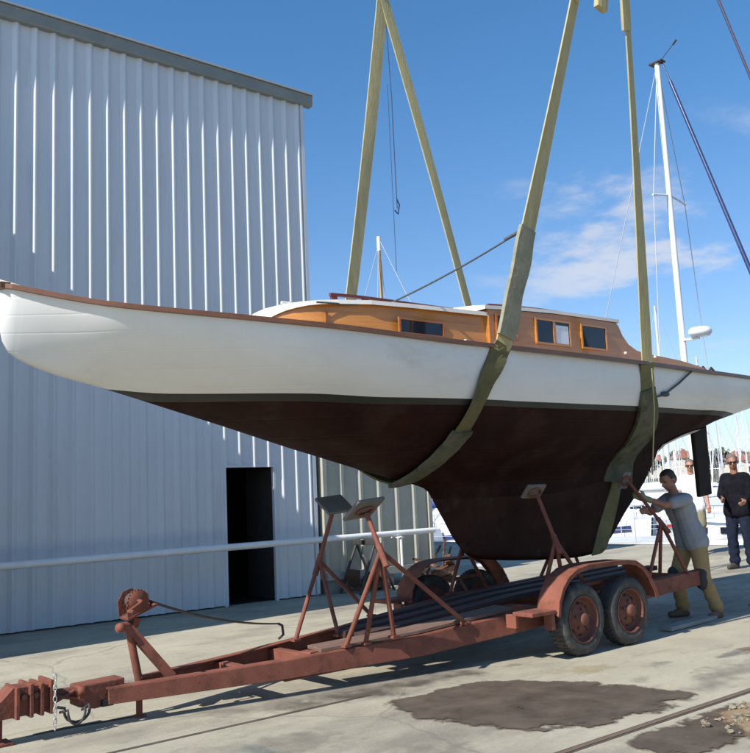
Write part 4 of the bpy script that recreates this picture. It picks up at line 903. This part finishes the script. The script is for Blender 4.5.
# worker: weight on bent legs, both arms out to the rear hull support on his left in the picture
person((9.38, 5.83, .004), radians(72), dict(z0=0,
    hipr=(.10, -.05, .85), hipl=(-.10, -.03, .85), knr=(.15, .10, .45), knl=(-.15, -.03, .46), anr=(.16, .03, .09), anl=(-.17, -.17, .09), tor=(.19, .19, .04), tol=(-.22, -.02, .04),
    shr=(.19, .10, 1.34), shl=(-.19, .14, 1.33), neck=(0, .16, 1.42), head=(.0, .21, 1.53), face=(-.15, .95, -.12),
    elr=(.16, .38, 1.20), wrr=(-.03, .58, 1.22), ell=(-.16, .42, 1.28), wrl=(-.09, .62, 1.36), thr=(0, .2, 1), thl=(0, .2, 1), curl=(.75,)),
    'person in grey T-shirt and tan trousers bending to grip the trailer support', dict(skin='tanskin', shirt='greyshirt', sleeve='short', legs='long', bottom='tan', shoe='boot_leather', hair='hair', pads=True, gloves='l'), 1.0)
# man in white shirt and shorts, standing behind the hanging rudder
person((16.45, 10.05, gz(16.45)), radians(118), dict(z0=0,
    hipr=(.10, 0, .95), hipl=(-.10, 0, .95), knr=(.12, .03, .52), knl=(-.12, .01, .52), anr=(.13, -.02, .09), anl=(-.13, -.02, .09), tor=(.17, .13, .04), tol=(-.16, .13, .04),
    shr=(.178, -.01, 1.515), shl=(-.178, -.01, 1.515), neck=(0, .01, 1.62), head=(0, .03, 1.735), face=(.0, 1, -.05),
    elr=(.25, -.02, 1.22), wrr=(.22, .16, 1.02), ell=(-.25, -.03, 1.22), wrl=(-.28, .06, .97), thr=(-1, .3, 0), thl=(1, .3, 0), curl=(.4,)),
    'person in white shirt, khaki shorts and sunglasses standing behind the hanging rudder', dict(skin='skin', shirt='whiteshirt', sleeve='short', legs='shorts', bottom='khaki', shoe='shoe', hair='greyhair', hairlen=0, shades=True), 1.08)
# man in black at the right edge
person((14.25, 7.9, gz(14.25)), radians(98), dict(z0=0,
    hipr=(.10, 0, .95), hipl=(-.10, 0, .95), knr=(.12, .03, .52), knl=(-.13, .02, .52), anr=(.13, -.02, .09), anl=(-.15, -.02, .09), tor=(.18, .13, .04), tol=(-.20, .13, .04),
    shr=(.178, -.01, 1.505), shl=(-.178, -.01, 1.505), neck=(0, .01, 1.615), head=(0, .03, 1.73), face=(-.35, .9, -.05),
    elr=(.245, .05, 1.22), wrr=(.12, .29, 1.16), ell=(-.25, .04, 1.22), wrl=(-.24, .28, 1.12), thr=(0, .2, 1), thl=(0, .2, 1), curl=(.5,)),
    'person in black sweater and dark jeans standing at the right edge', dict(skin='tanskin', shirt='blackshirt', sleeve='long', legs='long', bottom='jeans', shoe='shoe', hair='greyhair', hairlen=0, shades=True), 1.07)

# ------------------------------------------------------------------ harbour
WZ = -1.3
def boat_hull(mb, Lh, B, fb, dr_=.3, mi=0, n_=18, tr_=.75):
    """hull along +y (bow at +Lh/2) with sheer; waterline at z=0."""
    rows = []
    for i in range(n_ + 1):
        t = i / n_; y = -Lh / 2 + Lh * t; w_ = B / 2 * (tr_ + (1 - tr_) * sin(min(1, t / .45) * pi / 2)) * (1 if t < .45 else max(.015, cos((t - .45) / .55 * pi / 2) ** .75))
        s_ = fb * (1 + .35 * t * t); k = -dr_ * (1 - t ** 3); yk = y - (.06 * Lh * t ** 6)
        rows.append([V((-w_, y, s_)), V((-w_ * .97, y - .02 * Lh * t ** 4, s_ * .5)), V((-w_ * .86, yk, .0)), V((-w_ * .45, yk, k * .7)), V((0, yk, k)), V((w_ * .45, yk, k * .7)), V((w_ * .86, yk, 0)), V((w_ * .97, y - .02 * Lh * t ** 4, s_ * .5)), V((w_, y, s_))])
    mb.grid(rows, True, mi); mb.add(rows[0], [tuple(range(9))], False, mi)
    dkk = [[r[0] + V((.01, 0, .005)), V((0, r[0].y, r[0].z + .05)), r[-1] + V((-.01, 0, .005))] for r in rows]
    return rows, dkk
def place(mb, T):
    mb.v = [T @ v for v in mb.v]; return mb
def block(mb, y0, y1, w0, w1, z0, z1, rake=.15):
    mb.add([V((-w0, y0, z0)), V((w0, y0, z0)), V((w1, y1, z0)), V((-w1, y1, z0)), V((-w0 * .85, y0 + rake * .4, z1)), V((w0 * .85, y0 + rake * .4, z1)), V((w1 * .8, y1 - rake * 2, z1)), V((-w1 * .8, y1 - rake * 2, z1))],
           [(3, 2, 1, 0), (4, 5, 6, 7), (0, 1, 5, 4), (1, 2, 6, 5), (2, 3, 7, 6), (3, 0, 4, 7)])
def yacht(loc, rz, Lh, B, fb, mh, lab, name='moored_yacht', mast='alu', stripe='navy', hull='white', detail=True, group=None, cat='sailboat', cover='bluecover', myo=.06):
    o = thing(name, loc, lab, cat, group); T = Matrix.Translation(V(loc)) @ Matrix.Rotation(rz, 4, 'Z')
    mb = MB(); rows, dkk = boat_hull(mb, Lh, B, fb); place(mb, T).build('hull', hull, o)
    mb = MB(); mb.grid(dkk, False); place(mb, T).build('deck', 'offwhite', o)
    mb = MB(); block(mb, -Lh * .12, Lh * .22, B * .27, B * .20, fb * 1.0, fb * 1.0 + .55, .22); place(mb, T).build('cabin', 'white', o, bevel=.03)
    my = Lh * myo; sh_ = .70 if mast == 'white' else .55
    mb = MB(); mb.tube([V((0, my, fb)), V((0, my, fb + mh))], [.085 * Lh / 10, .062 * Lh / 10], 10); place(mb, T).build('mast', mast, o)
    mb = MB(); mb.tube([V((0, my - .1, fb + 1.35)), V((0, -Lh * .36, fb + 1.3))], .06, 8); mb.tube([V((0, my - .25, fb + 1.46)), V((0, -Lh * .34, fb + 1.38))], [.15, .09], 8); place(mb, T).build('boom', cover, o)
    mb = MB(); r_ = .012 if detail else .011
    (mb.tube([V((0, Lh * .49, fb * 1.3)), V((0, my, fb + mh * .98))], r_, 5) if name != 'quay' and not (detail and mast == 'white') else None); mb.tube([V((0, -Lh * .49, fb)), V((0, my, fb + mh))], r_, 5)
    for q_ in (-1, 1):
        mb.tube([V((q_ * B * .45, my, fb)), V((q_ * B * .22, my, fb + mh * sh_)), V((0, my, fb + mh))], r_, 5)
    place(mb, T).build('rigging', 'wire', o)
    mb = MB()
    mb.tube([V((-B * .23, my, fb + mh * sh_)), V((0, my + .0, fb + mh * (sh_ + .01))), V((B * .23, my, fb + mh * sh_))], .03, 6); place(mb, T).build('spreader', mast, o)
    if detail:
        for q_ in (-1, 1):
            pr = None; mb = MB()
            for i in range(2, 17, 2):
                p = rows[i][0 if q_ < 0 else -1] + V((-q_ * .06, 0, 0)); mb.tube([p, p + V((0, 0, .62))], .014, 6)
                if pr is not None: mb.tube([pr + V((0, 0, .61)), p + V((0, 0, .61))], .009, 5); mb.tube([pr + V((0, 0, .32)), p + V((0, 0, .32))], .008, 5)
                pr = p
            place(mb, T).build('guard_rail', 'wire', o)
        mb = MB()
        for q_ in (-1, 1):
            P = [r[0 if q_ < 0 else -1] + V((q_ * .006, 0, -.20)) for r in rows[:-1]]; mb.bar([p for p in P], .012, .11)
        place(mb, T).build('stripe', stripe, o)
        mb = MB()
        for q_ in (-1, 1):
            for k in range(3): y = -Lh * .06 + k * Lh * .085; mb.box((q_ * (B * .245 - .012 * k * 2.1 - .02), y, fb + .30), (.06, Lh * .055, .16), Matrix.Rotation(-q_ * .0, 3, 'Y'))
        place(mb, T).build('window', 'glass', o)
    return o, T, rows
# yacht lying at the quay: its white mast, radar and blue furled headsail stand above the stern
yo, T, rows = yacht((21.42, 11.9, WZ), pi, 11.5, 3.4, 1.35, 13.05, 'white yacht at the quay with tall white mast, radar dome and blue furled headsail', 'moored_yacht', 'white', 'navy', 'white', True, None, 'yacht', 'offwhite', myo=-.093)
MX = V((21.42, 12.97, 0))
mb = MB(); mb.tube([V((21.42, 12.62, 12.45)), V((21.42, 10.92, 6.76)), V((21.42, 9.06, .55))], [.05, .06, .06], 8); mb.tube([V((21.42, 12.85, 13.2)), V((21.42, 12.62, 12.45))], .02, 6); mb.build('furled_headsail', 'navy', yo)
mb = MB(); mb.lathe(MX + V((.05, -.50, 5.45)), (0, 0, 1), [(0, -.12), (.24, -.11), (.30, -.04), (.30, .04), (.24, .11), (0, .13)], 20); mb.bar([MX + V((0, 0, 5.32)), MX + V((.05, -.45, 5.32))], .16, .05); mb.build('radar', 'white', yo)
mb = MB(); mb.tube([MX + V((0, -.05, 13.1)), MX + V((.05, -.55, 13.5))], .012, 6); mb.tube([MX + V((.05, -.5, 13.46)), MX + V((.05, -.62, 13.56))], .03, 6); mb.b2(MX + V((-.12, -.2, 13.1)), MX + V((.12, .2, 13.14))); mb.build('masthead_gear', 'darksteel', yo)
mb = MB(); mb.bar([V((20.3, 9.4, .85)), V((20.3, 14.5, .9))], .05, .05); mb.build('grab_rail', 'white', yo)
# wooden masted boat lying behind the container
ww_ = yacht((21.45, 24.53, WZ), radians(20), 9.5, 2.8, 1.1, 11.4, 'white sloop with varnished wooden mast moored behind the container', 'moored_yacht', 'woodmast', 'navy', 'white', True, None, 'yacht')
p_ = V((21.45, 24.53, WZ)) + Matrix.Rotation(radians(20), 3, 'Z') @ V((0, 9.5 * .06, 0)); mb = MB(); mb.tube([p_ + V((0, 0, 12.0)), p_ + V((0, 0, 12.55))], .075, 10); mb.build('mast_cap', 'white', ww_[0])
# loose wire crossing the top right corner (crane stay)
# motor cruisers
def cruiser(loc, rz, Lh, lab, group=None, stripe='navy'):
    o = thing('motor_cruiser', loc, lab, 'motor boat', group); T = Matrix.Translation(V(loc)) @ Matrix.Rotation(rz, 4, 'Z')
    B = Lh * .33; fb = Lh * .13; mb = MB(); rows, dkk = boat_hull(mb, Lh, B, fb, .4, 0, 18, .9); place(mb, T).build('hull', 'white', o)
    mb = MB(); mb.grid(dkk, False); place(mb, T).build('deck', 'offwhite', o)
    mb = MB(); block(mb, -Lh * .28, Lh * .22, B * .38, B * .28, fb * 1.05, fb * 1.05 + Lh * .11, .3); place(mb, T).build('cabin', 'white', o, bevel=.04)
    mb = MB(); block(mb, -Lh * .24, Lh * .145, B * .352, B * .265, fb * 1.05 + Lh * .045, fb * 1.05 + Lh * .092, .12); mb.v = [V((v.x * 1.02, v.y + .0, v.z)) for v in mb.v]; place(mb, T).build('window', 'glass', o)
    mb = MB(); block(mb, -Lh * .2, Lh * .02, B * .30, B * .26, fb * 1.05 + Lh * .115, fb * 1.05 + Lh * .155, .12); place(mb, T).build('flybridge', 'white', o, bevel=.03)
    mb = MB()
    for q_ in (-1, 1): mb.bar([r[0 if q_ < 0 else -1] + V((q_ * .012, 0, -.16)) for r in rows[:-1]], .02, .16)
    place(mb, T).build('stripe', stripe, o)
    for q_ in (-1, 1):
        pr = None; mb = MB()
        for i in range(8, 18, 2):
            p = rows[i][0 if q_ < 0 else -1] + V((-q_ * .05, 0, 0)); mb.tube([p, p + V((0, 0, .6))], .02, 6)
            if pr is not None: mb.tube([pr + V((0, 0, .6)), p + V((0, 0, .6))], .018, 6)
            pr = p
        place(mb, T).build('guard_rail', 'wire', o)
    mb = MB(); mb.tube([V((0, -Lh * .1, fb + Lh * .15)), V((0, -Lh * .13, fb + Lh * .34))], .03, 6); mb.tube([V((-.4, -Lh * .12, fb + Lh * .25)), V((.4, -Lh * .12, fb + Lh * .25))], .02, 6); place(mb, T).build('mast', 'white', o)
    return o
def polar(r, a): return (r * cos(radians(a)), r * sin(radians(a)), WZ)
cruiser(polar(33.5, 37.8), radians(150), 10.5, 'white motor cruiser with navy stripe moored just beyond the quay yacht')
cruiser(polar(41, 31.2), radians(75), 9, 'white motor cruiser with red stripe moored to the right beyond the men', stripe='redcloth')
cruiser(polar(36, 47.2), radians(160), 9.5, 'white motor cruiser with navy stripe seen past the container end')
rm = random.Random(5)
proto_c = cruiser(polar(60, 40), radians(20), 10, 'distant white motor cruiser moored in the middle of the marina', 'distant motor cruisers in the marina')
for k, (r, a) in enumerate([(52, 34), (55, 44), (62, 29.5), (70, 36.5), (76, 47), (84, 33), (95, 41), (104, 30), (66, 26.5), (58, 49.5), (44, 36), (49, 39.5), (46, 44.5), (53, 31.5), (47, 28), (63, 42), (72, 33)]):
    o = copy_tree(proto_c); o.location = polar(r, a + rm.uniform(-.5, .5)); o.rotation_euler.z = rm.uniform(0, 6.28) * 0 + rm.choice([-.2, .5, 1.3, 2.0, 2.6]); o.scale = (1, 1, 1)
# distant sailboats in rows: three kinds, copied
def proto_sail(k, lab, grp):
    hull, cov, Lh, mh = (('white', 'bluecover', 9.5, 12.0), ('offwhite', 'navy', 8, 10.2), ('navy', 'redcloth', 10.5, 13.5))[k]
    return yacht(polar(120 + 9 * k, 30 + 6 * k), radians(60 + 40 * k), Lh, Lh * .31, 1.05, mh, lab, 'moored_sailboat', 'alu', 'navy', hull, False, grp, 'sailboat', cov)[0]
protos = [proto_sail(0, 'distant white sailboat with blue sail cover in the marina', 'distant white sailboats in the marina'), proto_sail(1, 'distant cream sailboat with navy sail cover in the marina', 'distant cream sailboats in the marina'), proto_sail(2, 'distant navy hulled sailboat with red sail cover in the marina', 'distant navy sailboats in the marina')]
for row, r in enumerate((57, 67, 78, 92, 108, 124, 140, 158, 178, 200)):
    a = 22.0 + rm.uniform(0, 1)
    while a < 53:
        k = rm.choices((0, 1, 2), (6, 4, 1))[0]; o = copy_tree(protos[k]); o.location = polar(r + rm.uniform(-4, 4), a); o.rotation_euler.z = rm.choice([.3, 1.2, 1.9, 2.8, 4.3]) + rm.uniform(-.15, .15)
        q_ = rm.uniform(.8, 1.12); o.scale = (q_, q_, q_ * rm.uniform(.85, 1.1)); a += rm.uniform(2.0, 3.6) * 78 / max(r, 78) * (1.25 if r > 70 else 1.7)
# floating pontoons and piles
for k, (r, a) in enumerate(((47, 40), (88, 35), (116, 37))):
    p = V(polar(r, a)); mb = MB(); mb.box(p + V((0, 0, .35)), (2.2, 60, .5), Matrix.Rotation(radians(a - 8), 3, 'Z'))
    tag(mb.build('pontoon', 'blocks', None, loc=p), ('floating pontoon nearest the quay between the cruisers', 'floating pontoon between the cruisers and the sailboats', 'floating pontoon among the far sailboats')[k], 'pontoon')
# far shore: hill, trees, houses
hl = MB(); rows = []
for i in range(41):
    a = 5 + 75 * i / 40; ht = 7.5 + 2.2 * sin(i * .7) + 1.6 * sin(i * .31 + 1) + .8 * sin(i * 1.9); rows.append([V((r * cos(radians(a)), r * sin(radians(a)), z)) for r, z in ((232, -1.5), (236, .4), (255, ht * .45), (285, ht * .85), (330, ht), (420, ht * .8))])
hl.grid(rows); tag(hl.build('hills', 'hill'), kind='structure')
def far_tree(r, a, h_, base, lab):
    p = V((r * cos(radians(a)), r * sin(radians(a)), base)); o = thing('tree', p, lab, 'tree', 'trees on the far shore'); rt_ = random.Random(int(r * a))
    mb = MB(); mb.tube([p - V((0, 0, 1)), p + V((0, 0, h_ * .5))], [.35, .18], 7)
    for k in range(4): d = V((rt_.uniform(-1, 1), rt_.uniform(-1, 1), 1)); mb.tube([p + V((0, 0, h_ * .35)), p + V((0, 0, h_ * .35)) + d * h_ * .25], [.15, .05], 5)
    mb.build('trunk', 'bark', o)
    mb = MB(); cl = [(V((rt_.uniform(-.32, .32) * h_, rt_.uniform(-.32, .32) * h_, h_ * rt_.uniform(.4, .85))), h_ * rt_.uniform(.12, .24)) for _ in range(9)]
    for c, rad in cl:
        for k in range(46):
            d = V((rt_.gauss(0, 1), rt_.gauss(0, 1), rt_.gauss(0, .8))).normalized() * rad * rt_.uniform(.6, 1.05); q_ = p + c + d; u_ = V((rt_.gauss(0, 1), rt_.gauss(0, 1), rt_.gauss(0, 1))).normalized() * rt_.uniform(.25, .5); w_ = u_.orthogonal().normalized() * rt_.uniform(.25, .5)
            mb.add([q_ - u_, q_ + w_, q_ + u_, q_ - w_], [(0, 1, 2, 3)])
    mb.build('crown', 'leaf', o, fix=False); return o
tp = [far_tree(262, 30, 7, 4.5, 'bushy dark green tree standing on the far shore')]
for k in range(58):
    o = copy_tree(tp[0]); r = rm.uniform(245, 330); a = 16 + 38 * k / 57 + rm.uniform(-.5, .5); q_ = rm.uniform(.55, 1.15)
    o.location = (r * cos(radians(a)), r * sin(radians(a)), 2.2 + (r - 245) * .07); o.rotation_euler.z = rm.uniform(0, 6); o.scale = (q_, q_, q_ * rm.uniform(.8, 1.1))
def house(r, a, lab, wallm, grp=None):
    p = V((r * cos(radians(a)), r * sin(radians(a)), 2.2 + (r - 245) * .07)); o = thing('house', p, lab, 'house', grp); mb = MB(); mb.b2(p + V((-4, -5, -2)), p + V((4, 5, 4))); mb.build('wall', wallm, o)
    mb = MB(); mb.prism([p + V((-4.6, -5.4, 3.9)), p + V((4.6, -5.4, 3.9)), p + V((0, -5.4, 6.4))], (0, 10.8, 0)); mb.build('roof', 'redroof', o)
    for y in (-3, 0, 3): mb = MB(); mb.b2(p + V((-4.06, y - .7, 1.2)), p + V((-3.98, y + .7, 2.7))); mb.build('window', 'glass', o)
    return o
hp_ = house(252, 27, 'pale house with red roof on the far shore', 'wallcream', 'houses on the far shore')
for k in range(13):
    o = copy_tree(hp_); r = rm.uniform(246, 300); a = 18 + 2.7 * k + rm.uniform(-.6, .6); o.location = (r * cos(radians(a)), r * sin(radians(a)), 2.0 + (r - 245) * .07); o.rotation_euler.z = radians(a) + rm.choice([0, 1.57]) ; q_ = rm.uniform(.7, 1.1); o.scale = (q_, q_, q_)
# dark stay wire crossing the upper right corner
def unpx(x, y, dist):
    d = (F + R * ((x - 375) / FPX) - U2 * ((y - 376.5) / FPX)).normalized(); return V((0, 0, CAMH)) + d * dist
wa_, wb_ = unpx(650, -165, 17), unpx(884, 400, 14); wb_ = wa_ + (wb_ - wa_) * ((wa_.z - .06) / (wa_.z - wb_.z)); mb = MB(); mb.tube([wa_, (wa_ + wb_) / 2, wb_], .02, 6)
tag(mb.build('wire_rope', 'darkwire', None, loc=unpx(740, 40, 16)), 'dark wire rope crossing the sky at the upper right corner', 'rope')
